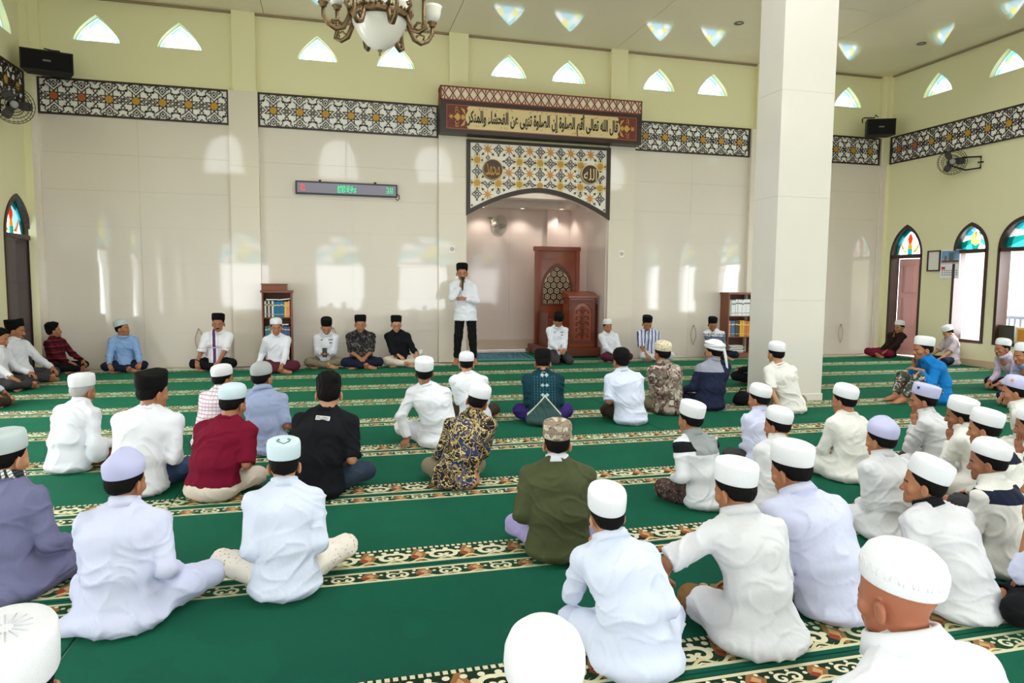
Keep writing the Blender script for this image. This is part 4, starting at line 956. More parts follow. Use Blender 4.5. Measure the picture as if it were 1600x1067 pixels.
# ================================================================== people: distance fields meshed with surface nets
def smin(a, b, k):
    if k <= 0: return np.minimum(a, b)
    h = np.clip(.5+.5*(b-a)/k, 0, 1); return b+(a-b)*h-k*h*(1-h)
def cone(a, b, r1, r2, cut=0, sx=None, k=.03, sub=False):
    return ('c', np.array(a, float), np.array(b, float), r1, r2, cut, sx, k, sub)
def ell(c, r, k=.03, rot=None, sub=False):
    return ('e', np.array(c, float), np.array(r, float), rot, k, sub)
def _evalprim(p, X, Y, Z):
    if p[0] == 'c':
        _, a, b, r1, r2, cut, sx, k, sub = p
        ax, bx = (a, b)
        if sx is not None:
            X = (X-a[0])/sx+a[0]; bx = b.copy(); bx[0] = (b[0]-a[0])/sx+a[0]
        d = bx-ax; L2 = max(float(d@d), 1e-9)
        px, py, pz = X-ax[0], Y-ax[1], Z-ax[2]
        t = np.clip((px*d[0]+py*d[1]+pz*d[2])/L2, 0, 1)
        r = r1+(r2-r1)*t
        dist = np.sqrt((px-t*d[0])**2+(py-t*d[1])**2+(pz-t*d[2])**2)-r
        if cut:
            L = math.sqrt(L2); u = d/L
            if cut & 1: dist = np.maximum(dist, (px*u[0]+py*u[1]+pz*u[2])-L)
            if cut & 2: dist = np.maximum(dist, -(px*u[0]+py*u[1]+pz*u[2]))
        return dist, k, sub
    _, c, r, rot, k, sub = p
    px, py, pz = X-c[0], Y-c[1], Z-c[2]
    if rot is not None:
        m = rot; px, py, pz = (m[0][0]*px+m[1][0]*py+m[2][0]*pz, m[0][1]*px+m[1][1]*py+m[2][1]*pz, m[0][2]*px+m[1][2]*py+m[2][2]*pz)
    q = np.sqrt((px/r[0])**2+(py/r[1])**2+(pz/r[2])**2)
    g = np.sqrt((px/r[0]**2)**2+(py/r[1]**2)**2+(pz/r[2]**2)**2)
    return q*(q-1)/np.maximum(g, 1e-6), k, sub
def _bound(p):
    if p[0] == 'c':
        _, a, b, r1, r2, cut, sx, k, sub = p; r = np.array([max(r1, r2)]*3)
        if sx: r[0] *= sx
        return np.minimum(a, b)-r, np.maximum(a, b)+r, k
    _, c, r, rot, k, sub = p
    if rot is not None: r = np.array([max(r)]*3)
    return c-r, c+r, k
def field_mesh(prims, h, zmin=None, post=None):
    bs = [_bound(p) for p in prims]
    lo = np.min([b[0] for b, p in zip(bs, prims) if not p[-1]], axis=0)-2.5*h
    hi = np.max([b[1] for b, p in zip(bs, prims) if not p[-1]], axis=0)+2.5*h
    if zmin is not None: lo[2] = max(lo[2], zmin-1.5*h)
    n = np.maximum(np.ceil((hi-lo)/h).astype(int)+1, 3)
    ax = [lo[i]+h*np.arange(n[i]) for i in range(3)]
    Fd = np.full(n, 1.0, np.float32)
    for p, (b0, b1, k) in zip(prims, bs):
        m = k+2.5*h
        i0 = np.clip(np.floor((b0-m-lo)/h).astype(int), 0, n); i1 = np.clip(np.ceil((b1+m-lo)/h).astype(int)+1, 0, n)
        if np.any(i1 <= i0): continue
        sl = tuple(slice(i0[q], i1[q]) for q in range(3))
        X, Y, Z = np.meshgrid(ax[0][sl[0]], ax[1][sl[1]], ax[2][sl[2]], indexing='ij', sparse=True)
        dd, k, sub = _evalprim(p, X, Y, Z)
        Fd[sl] = -smin(-Fd[sl], dd, k) if sub else smin(Fd[sl], dd, k)
    if post is not None:
        X, Y, Z = np.meshgrid(*ax, indexing='ij', sparse=True); Fd = post(Fd, X, Y, Z)
    if zmin is not None: Fd = np.maximum(Fd, (zmin-ax[2])[None, None, :].astype(np.float32))
    return nets(Fd, lo, h)
_CO = np.array([[i, j, k] for i in (0, 1) for j in (0, 1) for k in (0, 1)])
_ED = [(a, b) for a in range(8) for b in range(a+1, 8) if np.abs(_CO[a]-_CO[b]).sum() == 1]
def nets(Fd, lo, h):
    ins = Fd < 0; n = Fd.shape
    cnt = np.zeros(tuple(np.array(n)-1), np.uint8)
    for c in _CO: cnt += ins[c[0]:n[0]-1+c[0], c[1]:n[1]-1+c[1], c[2]:n[2]-1+c[2]]
    act = (cnt > 0) & (cnt < 8); idx = np.argwhere(act)
    if len(idx) == 0: return np.zeros((0, 3)), np.zeros((0, 4), int)
    vid = np.full(act.shape, -1, np.int64); vid[act] = np.arange(len(idx))
    vals = np.stack([Fd[idx[:, 0]+c[0], idx[:, 1]+c[1], idx[:, 2]+c[2]] for c in _CO], 1).astype(float)
    S = np.zeros((len(idx), 3)); N = np.zeros(len(idx))
    for a, b in _ED:
        va, vb = vals[:, a], vals[:, b]; m = (va < 0) != (vb < 0)
        t = np.where(m, va/np.where(m, va-vb, 1), 0)
        S += np.where(m[:, None], _CO[a]+(_CO[b]-_CO[a])*t[:, None], 0); N += m
    V = lo+h*(idx+S/N[:, None]); Q = []
    for axis in range(3):
        sl0 = [slice(None)]*3; sl1 = [slice(None)]*3; sl0[axis] = slice(0, n[axis]-1); sl1[axis] = slice(1, n[axis])
        A, B = ins[tuple(sl0)], ins[tuple(sl1)]
        e = np.argwhere(A != B); o1, o2 = (axis+1) % 3, (axis+2) % 3
        e = e[(e[:, o1] > 0) & (e[:, o2] > 0) & (e[:, o1] < n[o1]-1) & (e[:, o2] < n[o2]-1)]
        fl_ = A[e[:, 0], e[:, 1], e[:, 2]]
        def g(d1, d2):
            q = e.copy(); q[:, o1] -= d1; q[:, o2] -= d2; return vid[q[:, 0], q[:, 1], q[:, 2]]
        q = np.stack([g(1, 1), g(0, 1), g(0, 0), g(1, 0)], 1)
        q[~fl_] = q[~fl_][:, ::-1]; Q.append(q)
    return V, np.concatenate(Q)
def vf_mesh(name, V, Q, mi=None):
    me = bpy.data.meshes.new(name); nv, nf = len(V), len(Q)
    me.vertices.add(nv); me.vertices.foreach_set('co', np.asarray(V, np.float32).ravel())
    me.loops.add(nf*4); me.loops.foreach_set('vertex_index', np.asarray(Q, np.int32).ravel())
    me.polygons.add(nf); me.polygons.foreach_set('loop_start', np.arange(0, nf*4, 4, dtype=np.int32))
    me.polygons.foreach_set('loop_total', np.full(nf, 4, np.int32))
    me.polygons.foreach_set('use_smooth', np.ones(nf, bool))
    if mi is not None: me.polygons.foreach_set('material_index', np.asarray(mi, np.int32))
    me.update(); me.validate(); return me
def join(parts):
    V, Q, M = [], [], []; n = 0
    for p in parts:
        v, q = p[0], p[1]; V.append(v); Q.append(q+n); M.append(p[2] if len(p) > 2 else np.zeros(len(q), int)); n += len(v)
    return np.concatenate(V), np.concatenate(Q), np.concatenate(M)
def xf(part, M):
    M = np.array(M); out = (part[0]@M[:3, :3].T+M[:3, 3], part[1])
    if np.linalg.det(M[:3, :3]) < 0: out = (out[0], out[1][:, ::-1])
    return out+tuple(part[2:])

# ---- templates: head (with neck), hands, foot.  Head pivot at the top of the neck, facing +Y
def head_template(h, kind):
    P = [ell((0, -.010, .098), (.073, .094, .088), .02), ell((0, .030, .040), (.060, .058, .082), .03),
         ell((0, .046, -.020), (.044, .042, .034), .025), ell((0, .078, -.042), (.020, .016, .016), .02),
         cone((0, -.012, .03), (0, -.030, -.15), .050, .060, 0, None, .03)]
    for s in (-1, 1):
        P += [ell((s*.040, .060, .026), (.025, .022, .022), .02), cone((s*.012, .084, .066), (s*.042, .070, .064), .010, .008, 0, None, .015),
              ell((s*.031, .096, .046), (.017, .014, .012), .012, None, True), ell((s*.031, .078, .046), (.0135, .0125, .0125), .003),
              ell((s*.013, .096, .015), (.009, .011, .008), .008)]
    P += [cone((0, .085, .052), (0, .1035, .020), .008, .0125, 0, None, .012),
          cone((-.020, .087, -.010), (.020, .087, -.010), .007, .007, 0, None, .008), cone((-.017, .085, -.021), (.017, .085, -.021), .0075, .0075, 0, None, .008)]
    for s in (-1, 1):
        P += [ell((s*.078, -.004, .034), (.010, .020, .032), .006, Matrix.Rotation(s*.35, 3, 'Z')), ell((s*.087, .004, .036), (.006, .010, .018), .004, None, True)]
    V, Q = field_mesh(P, h)
    c = V[Q].mean(1); ax_ = np.abs(c[:, 0]); mi = np.zeros(len(Q), int)
    eye = (((ax_-.031)/.0125)**2+((c[:, 2]-.046)/.0048)**2 < 1) & (c[:, 1] > .06); mi[eye] = 3; mi[eye & ((ax_-.031)**2+(c[:, 2]-.046)**2 < .0058**2)] = 1
    brow = (ax_ > .013) & (ax_ < .050) & (np.abs(c[:, 2]-.0685+7*(ax_-.030)**2) < .0036) & (c[:, 1] > .05); mi[brow] = 1
    lip = (((c[:, 0])/.024)**2+((c[:, 2]+.015)/.0095)**2 < 1) & (c[:, 1] > .078); mi[lip] = 2
    if kind in ('moustache', 'goatee'):
        mo = (((c[:, 0])/.030)**2+((c[:, 2]-.001)/.007)**2 < 1) & (c[:, 1] > .078); mi[mo] = 1
    if kind == 'goatee':
        go = (((c[:, 0])/.024)**2+((c[:, 2]+.046)/.017)**2 < 1) & (c[:, 1] > .05); mi[go] = 1
    return V, Q, mi
def hair_template(h, full):
    P = [ell((0, -.014, .100), (.0795, .098, .094), .01), ell((0, -.045, .050), (.068, .060, .060), .02)]
    if full: P += [ell((0, .020, .150), (.070, .075, .050), .02), ell((0, -.03, .15), (.078, .085, .055), .02)]
    def post(Fd, X, Y, Z):
        rng = .004*np.sin(95*X+2*np.sin(40*Z))*np.sin(80*Y+1.5*np.sin(60*X))
        Fd = Fd-(rng if full else rng*.4)
        front = (Y-.058+.0*X) if not full else (Y-.075-.35*(Z-.13))
        low = np.where(Y < .012, -.002-Z+.25*np.abs(X), .050-Z+1.3*(Y-.012))      # nape low, clear of the ears in front
        ear = np.sqrt(((np.abs(X)-.080)/.022)**2+((Y-.0)/.026)**2+((Z-.030)/.036)**2)*.03-.03
        hollow = Fd+.030
        if not full: low = np.maximum(low, Z-.135)
        return np.maximum(np.maximum(np.maximum(Fd, front), np.maximum(low, -ear)), -hollow).astype(np.float32)
    return field_mesh(P, h, None, post)
def hand_template(h, curl):
    """right hand, wrist at origin, fingers along +Y, palm towards -Z, thumb towards -X"""
    P = [cone((0, -.05, 0), (0, .01, 0), .025, .024, 0, 1.15, .012), ell((0, .045, -.004), (.038, .046, .014), .012)]
    for i, (x, L, r) in enumerate(((-.030, .072, .0085), (-.010, .080, .009), (.011, .074, .0085), (.030, .058, .0075))):
        a = np.array([x, .078-.004*abs(i-1), 0.]); an = .15
        segs = (.45, .30, .25); sp = (x*1.1)
        for q, sg in enumerate(segs):
            an2 = an+curl*(.55, 1.1, 1.7)[q]
            b = a+L*sg*np.array([sp*1.5*(1-curl*.6), math.cos(an2), -math.sin(an2)])
            P.append(cone(a, b, r*(1-.08*q), r*(.92-.1*q), 0, None, .005 if q == 0 else .002)); a = b
    a = np.array([-.030, .012, -.006]); b = a+np.array([-.026, .032, -.012-.012*curl]); c = b+np.array([-.008+.02*curl, .030, -.010-.012*curl])
    P += [cone(a, b, .014, .0105, 0, None, .010), cone(b, c, .0105, .0085, 0, None, .002)]
    return field_mesh(P, h)
def foot_template(h):
    """right foot, ankle at origin, toes along +Y, sole towards -Z"""
    P = [cone((0, 0, .04), (0, -.01, -.02), .034, .034), cone((0, -.03, -.035), (0, .05, -.035), .030, .034), cone((0, .0, -.01), (.0, .10, -.035), .032, .026, 0, 1.2, .03),
         ell((.0, .10, -.045), (.046, .045, .020), .02)]
    for i, (x, y, r) in enumerate(((-.032, .155, .014), (-.010, .158, .0105), (.008, .150, .010), (.024, .140, .0095), (.038, .127, .009))):
        P.append(cone((x*.9, .11, -.048), (x, y, -.050), r*.95, r*.9, 0, None, .006))
    return field_mesh(P, h)
TPL = {}
def tpl(kind, h, arg):
    k = (kind, h, arg)
    if k not in TPL: TPL[k] = {'head': head_template, 'hair': hair_template, 'hand': hand_template}[kind](h, arg) if kind != 'foot' else foot_template(h)
    return TPL[k]
def cap_mesh(h, kind):
    """hat on the head pivot: returns (V,Q) quads"""
    n = 40
    prof = {'kufi': [(.094, 0), (.0955, .004), (.098, .034), (.096, .064), (.086, .086), (.064, .099), (.034, .106), (.001, .108)],
            'tall': [(.094, 0), (.0955, .004), (.098, .044), (.097, .076), (.091, .092), (.071, .101), (.036, .105), (.001, .106)],
            'flat': [(.094, 0), (.0955, .004), (.098, .050), (.097, .084), (.093, .092), (.076, .097), (.036, .098), (.001, .098)],
            'snug': [(.094, 0), (.0955, .003), (.098, .024), (.096, .052), (.086, .076), (.066, .094), (.036, .105), (.001, .109)],
            'peak': [(.094, 0), (.0955, .004), (.098, .038), (.094, .062), (.076, .090), (.052, .108), (.022, .121), (.001, .126)],
            'songkok': [(.093, 0), (.0950, .004), (.0975, .050), (.0970, .094), (.0935, .100), (.070, .097), (.035, .094), (.001, .094)]}[kind]
    V = []; Q = []
    for r, z in prof:
        for j in range(n):
            a = 2*math.pi*j/n
            x, y = r*.90*math.cos(a), r*1.10*math.sin(a)
            zz = z
            if kind == 'songkok' and z > .09: zz = z-.010*max(0, math.cos(2*a))*r/.0955
            if kind == 'peak': zz = z+.012*abs(math.sin(a))**4*(z > .05)-.018*(abs(x)/.08)*(z > .07)
            V.append((x, y, zz))
    m = len(prof)
    for i in range(m-1):
        for j in range(n): Q.append((i*n+j, i*n+(j+1) % n, (i+1)*n+(j+1) % n, (i+1)*n+j))
    # inner lip so that the rim has thickness
    base = len(V)
    for r, z in ((.089, 0), (.088, .03)):
        for j in range(n):
            a = 2*math.pi*j/n; V.append((r*.90*math.cos(a), r*1.10*math.sin(a), z))
    for j in range(n):
        Q.append((j, base+j, base+(j+1) % n, (j+1) % n)); Q.append((base+j, base+n+j, base+n+(j+1) % n, base+(j+1) % n))
    return np.array(V), np.array(Q)
def frame(o, y, z):
    y = np.array(y, float); y /= np.linalg.norm(y); z = np.array(z, float); x = np.cross(y, z); x /= max(np.linalg.norm(x), 1e-6); z = np.cross(x, y)
    M = np.eye(4); M[:3, 0] = x; M[:3, 1] = y; M[:3, 2] = z; M[:3, 3] = o; return M
def rotm(*e): return np.array(Euler(e).to_matrix())
def ik(S, T, l1, l2, hint):
    S, T, hint = (np.array(v, float) for v in (S, T, hint)); d = T-S; L = np.linalg.norm(d)
    if L > (l1+l2)*.985: d *= (l1+l2)*.985/L; T = S+d; L = np.linalg.norm(d)
    u = d/L; a = (l1*l1-l2*l2+L*L)/(2*L); hh = math.sqrt(max(l1*l1-a*a, 0))
    p = hint-u*(hint@u); p /= max(np.linalg.norm(p), 1e-6)
    return S+u*a+p*hh, T
def wrinkle(V, amp, seed):
    """cloth creases: domain-warped ridges, vertices pushed along a pseudo normal"""
    x, y, z = V[:, 0]+seed*1.3, V[:, 1]+seed*.7, V[:, 2]
    w = np.sin(9*x+3*np.sin(7*z+seed))+np.sin(11*y+2*np.sin(8*x))+np.sin(6*z+2*np.sin(9*y+seed))
    r1 = 1-np.abs(np.sin(13*z+10*x*np.sign(V[:, 0]+1e-6)+1.7*w))
    r2 = 1-np.abs(np.sin(21*z-12*y+1.3*w+2))
    return amp*(1.2*r1**3+.8*r2**3-.45+.25*np.sin(4*w))
def vnormals(V, Q):
    n = np.cross(V[Q[:, 2]]-V[Q[:, 0]], V[Q[:, 3]]-V[Q[:, 1]]); N = np.zeros_like(V)
    for i in range(4): np.add.at(N, Q[:, i], n)
    return N/np.maximum(np.linalg.norm(N, axis=1, keepdims=True), 1e-9)

SKIN = {}
def skin_mats(tone):
    if tone not in SKIN:
        c = {0: (166, 102, 76), 1: (168, 112, 80), 2: (146, 94, 66), 3: (192, 138, 104)}[tone]
        SKIN[tone] = [mat('skin_%d' % tone, c, .48, .4, (60, .08), var=.08, vscale=14), mat('dark_hair', (15, 13, 13), .75, .12, (90, .3)),
                      mat('lips_%d' % tone, tuple(v*.78 for v in c[:1])+tuple(v*.62 for v in c[1:]), .45), mat('eye_white', (186, 172, 162), .3)]
    return SKIN[tone]
def joints(sp):
    w = sp.get('w', 1.0); lean = sp.get('lean', 18); pose = sp.get('pose', 'cross'); lx = sp.get('lx', 0.0); ly = sp.get('ly', 0.0)
    J = {}
    z0 = {'cross': .115, 'up': .115, 'kneel': .25, 'stand': .93, 'side': .115}[pose]; y0 = -.10 if pose == 'kneel' else 0
    P0 = np.array([0, y0, z0]); ang = [lean*.25-9, lean*.75+4, lean+9]
    if pose == 'stand': ang = [lean-2, lean, lean+4]
    pts = [P0]
    for a, L in zip(ang, (.16, .19, .165)):
        a = R(a); pts.append(pts[-1]+L*np.array([0, math.sin(a), math.cos(a)]))
    na = R(min(lean*.7+8+sp.get('nk', 0), 55)); pts.append(pts[-1]+.085*np.array([0, math.sin(na), math.cos(na)]))
    for p in pts[1:]:
        q = (p[2]-z0)/.6; p[0] += lx*q; p[1] += ly*q
    J['spine'] = pts; C7 = pts[3]; up = pts[3]-pts[2]; up /= np.linalg.norm(up)
    tw = R(sp.get('tw', 0)); fw_ = np.array([math.sin(tw), math.cos(tw), 0]); rt = np.array([math.cos(tw), -math.sin(tw), 0])
    J['rt'], J['fw'] = rt, fw_
    for s, k in ((-1, 'L'), (1, 'R')):
        J['sh'+k] = C7+rt*s*.172*w-up*.078+fw_*.012+np.array([0, 0, sp.get('sh'+k, 0)])
        hip = P0+np.array([s*.09, .0, 0]); J['hip'+k] = hip
        if pose in ('cross', 'side'):
            J['kn'+k] = np.array([s*sp.get('kw', .285), .275, .12]); J['an'+k] = np.array([-s*.07, .36+.04*s, .065])
            J['toe'+k] = np.array([-s*.9, .25, -.15]); J['fup'+k] = np.array([0, .75, .6])
            if pose == 'side':                      # both shins folded to the right side
                J['kn'+k] = np.array([.10+s*.22, .36, .10]); J['an'+k] = np.array([.34+s*.08, -.02+.06*s, .06]); J['toe'+k] = np.array([.5, -.8, -.1]); J['fup'+k] = np.array([.6, .3, .5])
        elif pose == 'up':
            J['kn'+k] = np.array([s*.19, .33, .36]); J['an'+k] = np.array([s*.10, .46, .075]); J['toe'+k] = np.array([s*.2, 1, -.1]); J['fup'+k] = np.array([0, 0.1, 1])
        elif pose == 'kneel':
            J['kn'+k] = np.array([s*.15, .30, .085]); J['an'+k] = np.array([s*.10, -.14, .05]); J['toe'+k] = np.array([0, -1, -.2]); J['fup'+k] = np.array([0, .2, -1])
        else:
            J['kn'+k] = np.array([s*.12, .03, .50]); J['an'+k] = np.array([s*.155, .0, .085]); J['toe'+k] = np.array([s*.3, 1, -.05]); J['fup'+k] = np.array([0, 0, 1])
    for k in ('knL', 'knR', 'anL', 'anR', 'toeL', 'toeR'):
        if k in sp: J[k] = np.array(sp[k], float)
    NK = pts[4]
    hy, hp, ht = R(sp.get('hy', 0)), R(sp.get('hp', 8)), R(sp.get('ht', 0))
    J['HR'] = np.array((Matrix.Rotation(-hy-tw*.6, 3, 'Z') @ Matrix.Rotation(-hp, 3, 'X') @ Matrix.Rotation(ht, 3, 'Y')))
    for s, k in ((-1, 'L'), (1, 'R')):
        t = sp.get('h'+k, 'lap')
        if isinstance(t, str):
            t = {'lap': np.array([s*.055, .27, .20]), 'knee': J['kn'+k]+np.array([-s*.01, .0, .095]), 'thigh': np.array([s*.175, .22, .215]),
                 'chin': NK+J['HR'] @ np.array([s*.070, .082, -.128])*HS*sp.get('hs', 1), 'hang': np.array([s*.27, 0.05, .60]), 'mic': NK+np.array([s*.025, .145, -.165]), 'belly': np.array([-s*.02, .20, 1.16]),
                 'floor': np.array([s*.36, .02, .05]), 'ankle': np.array([s*.08, .36, .14]), 'shin': J['kn'+k]+np.array([-s*.05, .07, .03])}[t]
        hint = np.array([s*.24, -.62, -.72]) if sp.get('h'+k) not in ('chin',) else np.array([s*.35, .1, -1])
        if sp.get('el'+k) is not None: hint = np.array(sp['el'+k], float)
        J['el'+k], J['wr'+k] = ik(J['sh'+k], t, .275, .245, hint)
    J['NK'] = NK
    return J
HS = 1.15
def cap_xf(sp, J):
    tl, dz = sp.get('ctilt', 14), sp.get('cz', 0)
    A = np.eye(4); A[:3, :3] = J['HR'] @ np.array(Matrix.Rotation(R(tl), 3, 'X') @ Matrix.Rotation(R(sp.get('croll', 0)), 3, 'Y'))*HS*sp.get('hs', 1)
    A[:3, 3] = J['NK']+J['HR'] @ np.array([0, -.013, .098+dz])*HS*sp.get('hs', 1)
    return A
def head_top(sp, J):
    hh = {'kufi': .108, 'tall': .106, 'flat': .098, 'snug': .109, 'peak': .124, 'songkok': .097}.get(sp.get('cap', [None])[0] if sp.get('cap') else None)
    if hh is None: return J['NK']+J['HR'] @ np.array([0, -.01, .200])*HS*sp.get('hs', 1)
    A = cap_xf(sp, J); return A[:3, :3] @ np.array([0, 0, hh-.01])+A[:3, 3]+np.array([0, 0, .008])
def place(sp):
    """stand the figure on its floor contact; size it so that its head reaches the height seen in the photograph"""
    f = R(sp['face']); Rz = np.array(((math.cos(f), math.sin(f), 0), (-math.sin(f), math.cos(f), 0), (0, 0, 1)))
    if 'xy' in sp:
        sp['s_'], sp['loc_'] = sp['s'], np.array(sp['xy']); return sp['loc_'], Rz, sp['s']
    b = fl(*sp['at']); dirn = b.copy(); dirn[2] = 0; dirn /= np.linalg.norm(dirn); loc = b+dirn*sp.get('off', .15); loc[1] = min(loc[1], sp.get('ymax', 12.02)); loc[0] = min(loc[0], sp.get('xmax', 11.0))
    s = sp.get('s', .92)
    fit = 'top' in sp
    if fit:
        tx, ty = sp['top']
        for it in range(14):
            J = joints(sp); T = loc+Rz @ (head_top(sp, J)*s); q = proj(T)
            depth = (T-np.array([0, 0, CH]))@_f
            if 's' not in sp: s = min(max(s*(1+(q[1]-ty)*depth/FPX/max(T[2], .1)*.9), .72), 1.12)
            dx = (tx-q[0])*depth/FPX
            loc_d = Rz.T @ (np.array([math.cos(YAW), -math.sin(YAW), 0])*dx*.8/max(s, .1)/max(.2, (head_top(sp, J)[2]-.1)/.6))
            sp['lx'] = float(np.clip(sp.get('lx', 0)+loc_d[0], -.30, .30)); sp['ly'] = float(np.clip(sp.get('ly', 0)+loc_d[1], -.25, .30))
    sp['s_'] = s; sp['loc_'] = loc
    return loc, Rz, s
PEOPLE = []
def person(label, **sp):
    h = sp.get('det', .013); loc, Rz, s = place(sp); J = joints(sp)
    root = thing('person', label, 'person', tuple(loc), -R(sp['face']), sp.get('group'))
    PEOPLE.append((root, sp, J))
    w = sp.get('w', 1.0); fat = sp.get('fat', 1.0); pose = sp.get('pose', 'cross'); st = pose == 'stand'
    S = J['spine']; rt = J['rt']; seed = len(PEOPLE)*1.37
    tone = sp.get('tone', 1); hd = .0055 if h <= .0125 else .0075
    HRm = np.eye(4); HRm[:3, :3] = J['HR']*HS*sp.get('hs', 1); HRm[:3, 3] = J['NK']
    # ---- body: trunk, neck and limbs, overlapped by separate head, hand and foot meshes joined in
    B = [cone(S[0], S[1], .105*fat, .10*fat, 0, 1.2), cone(S[1], S[2], .10*fat, .105*fat, 0, 1.2), cone(S[2], S[3], .10*fat, .05, 0, 1.25), cone(S[3], J['NK'], .052, .050)]
    for k in 'LR':
        B += [cone(S[3], J['sh'+k], .045, .045), cone(J['sh'+k], J['el'+k], .042, .036), cone(J['el'+k], J['wr'+k], .037, .0255, 0, None, .015),
              cone(J['hip'+k], J['kn'+k], .075, .052), cone(J['kn'+k], J['an'+k], .050, .034)]
    parts = [field_mesh(B, max(h*1.15, .0145), .008)]
    parts.append(xf(tpl('head', hd, sp.get('facial', '')), HRm))
    for k, sg in (('L', -1), ('R', 1)):
        if sp.get('hand'+k) is False: continue
        curl = sp.get('curl'+k, sp.get('curl', .45)); hv = tpl('hand', .005 if h <= .0125 else .0065, curl)
        fwd = J['wr'+k]-J['el'+k]; fwd = fwd/np.linalg.norm(fwd)
        hdir = np.array(sp['hd'+k]) if 'hd'+k in sp else fwd*.6+np.array([-sg*.35, .45, -.25])
        zup = np.array(sp['hz'+k]) if 'hz'+k in sp else np.array([sg*.25, .1, 1.0])
        if sp.get('h'+k) == 'chin': hdir = J['HR'] @ np.array([-sg*.12, .02, 1.0]); zup = J['HR'] @ np.array([sg*1.0, .45, 0])
        Mh = frame(J['wr'+k], hdir, zup); Mh[:3, :3] = Mh[:3, :3]*.95
        if sg < 0: Mh = Mh @ np.diag([-1, 1, 1, 1.])
        parts.append(xf(hv, Mh))
    for k, sg in (('L', -1), ('R', 1)):
        if sp.get('feet') is False: continue
        Mf = frame(J['an'+k], J['toe'+k], J['fup'+k])
        if sg < 0: Mf = Mf @ np.diag([-1, 1, 1, 1.])
        fv = xf(tpl('foot', .009, ''), Mf); fv[0][:, 2] = np.maximum(fv[0][:, 2], .006); parts.append(fv)
    V, Q, M = join(parts)
    link_mesh('body', vf_mesh('body', V*s, Q, M), skin_mats(tone), root)
    # ---- shirt
    top = sp['shirt']; m = top[0]; slv = top[1]; hem = top[2] if len(top) > 2 else 'shirt'
    T = [cone(S[0], S[1], .140*fat, .128*fat, 0, 1.22, .05), cone(S[1], S[2], .128*fat, .128, 0, 1.30*w, .05), cone(S[2], S[3]-(S[3]-S[2])*.25, .122, .085, 0, 1.45*w, .05), cone(S[3]-(S[3]-S[2])*.12, S[3]+(J['NK']-S[3])*.12, .070, .060, 0, None, .04)]
    if st:
        T += [cone(S[0], S[0]+np.array([0, .0, -.15]), .152*fat, .166*fat, 1, 1.24, .03)]
    else:
        T += [ell(S[0]+np.array([0, -.015, -.0]), (.200*fat, .165*fat, .135), .05)]
        if hem != 'waist': T += [ell(S[0]+np.array([0, -.03, -.055]), (.215*fat, .185*fat, .075), .04)]
        if hem == 'tunic':
            T += [ell((0, -.02, .055), (.255, .215, .075), .06)]
            for k in 'LR': T += [cone(J['hip'+k], J['hip'+k]+(J['kn'+k]-J['hip'+k])*.72, .115, .100, 0, None, .05)]
    for b in sp.get('drape', []): T.append(ell(b[:3], b[3:6], .05))
    for k, sg in (('L', -1), ('R', 1)):
        sh, el, wr = J['sh'+k], J['el'+k], J['wr'+k]
        T += [cone(S[3]+rt*sg*.045, sh, .058, .054, 0, None, .04), cone(S[2]+rt*sg*.07*w, sh, .095, .055, 0, None, .04)]
        if slv == 'long':
            e2 = el+(wr-el)*sp.get('slv', .92); T += [cone(sh, el, .064, .056, 0, None, .03), cone(el, e2, .056, .045, 1, None, .02)]
        else:
            q = {'short': .78, 'elbow': .98, 'cap': .6}.get(slv, .78); e2 = sh+(el-sh)*q; T += [cone(sh, e2, .066, .068, 1, None, .03)]
    V, Q = field_mesh(T, h, (.125 if hem == 'waist' else .004) if not st else None)
    N = vnormals(V, Q); V = V+N*wrinkle(V, sp.get('wr_', .0075), seed)[:, None]; V[:, 2] = np.maximum(V[:, 2], .004 if hem != 'waist' else .12)
    ms = m if isinstance(m, (list, tuple)) else [m]; mi = np.zeros(len(Q), int)
    if 'zones' in sp: ms = [sp['zones'](J, s, len(PEOPLE))]
    link_mesh('shirt', vf_mesh('shirt', V*s, Q, mi), list(ms), root)
    # ---- collar
    if sp.get('collar', 'stand'):
        ax_ = J['NK']-S[3]; Mc = frame(S[3]+ax_*.06+np.array([0, .004, 0]), np.cross(ax_, (1, 0, 0)), ax_)
        r0, r1, hh = (.092, .080, .062) if sp.get('collar', 'stand') == 'stand' else (.094, .088, .022) if sp['collar'] == 'crew' else (.088, .078, .060)
        if h >= .0125: hh *= .5
        mb = MB(); prof = [(r0, 0), (r1+.003, hh*.6), (r1, hh), (r1-.006, hh), (r0-.012, 0)]
        if sp.get('collar') == 'fold': prof = [(.110, .010), (.090, hh), (.084, hh+.003), (.077, hh), (.078, 0)]
        mb.lathe(prof, 22); me = mb.mesh('collar'); me.transform(Matrix(Mc.tolist())); me.transform(Matrix.Scale(s, 4))
        link_mesh('collar', me, sp.get('colm', ms[0]), root)
    # ---- trousers or sarong
    lm, lk = sp['legs']; L = []
    q = 1.0 if lk == 'trousers' else 1.12
    L.append(ell(S[0], ((.165 if not st else .145)*fat, (.135 if not st else .115)*fat, .115), .04))
    if hem == 'waist': L.append(ell(S[0]+np.array([0, -.025, -.025]), (.198*fat, .168*fat, .105), .04))
    for k in 'LR':
        L += [cone(J['hip'+k], J['kn'+k], .092*q*fat, .074*q, 0, None, .03)]
        an = J['kn'+k]+(J['an'+k]-J['kn'+k])*(.88 if lk != 'shorts' else .3); L += [cone(J['kn'+k], an, .073*q, .056*q, 1, None, .03)]
    if lk == 'sarong' and not st:
        kk = (J['knL']+J['knR'])/2; L += [ell(kk*.62+np.array([0, .02, .0]), (.27, .17, max(.085, kk[2]*.75)), .07)]
    V, Q = field_mesh(L, h*1.1, .006); N = vnormals(V, Q); V = V+N*wrinkle(V, .0065, seed+5)[:, None]; V[:, 2] = np.maximum(V[:, 2], .005)
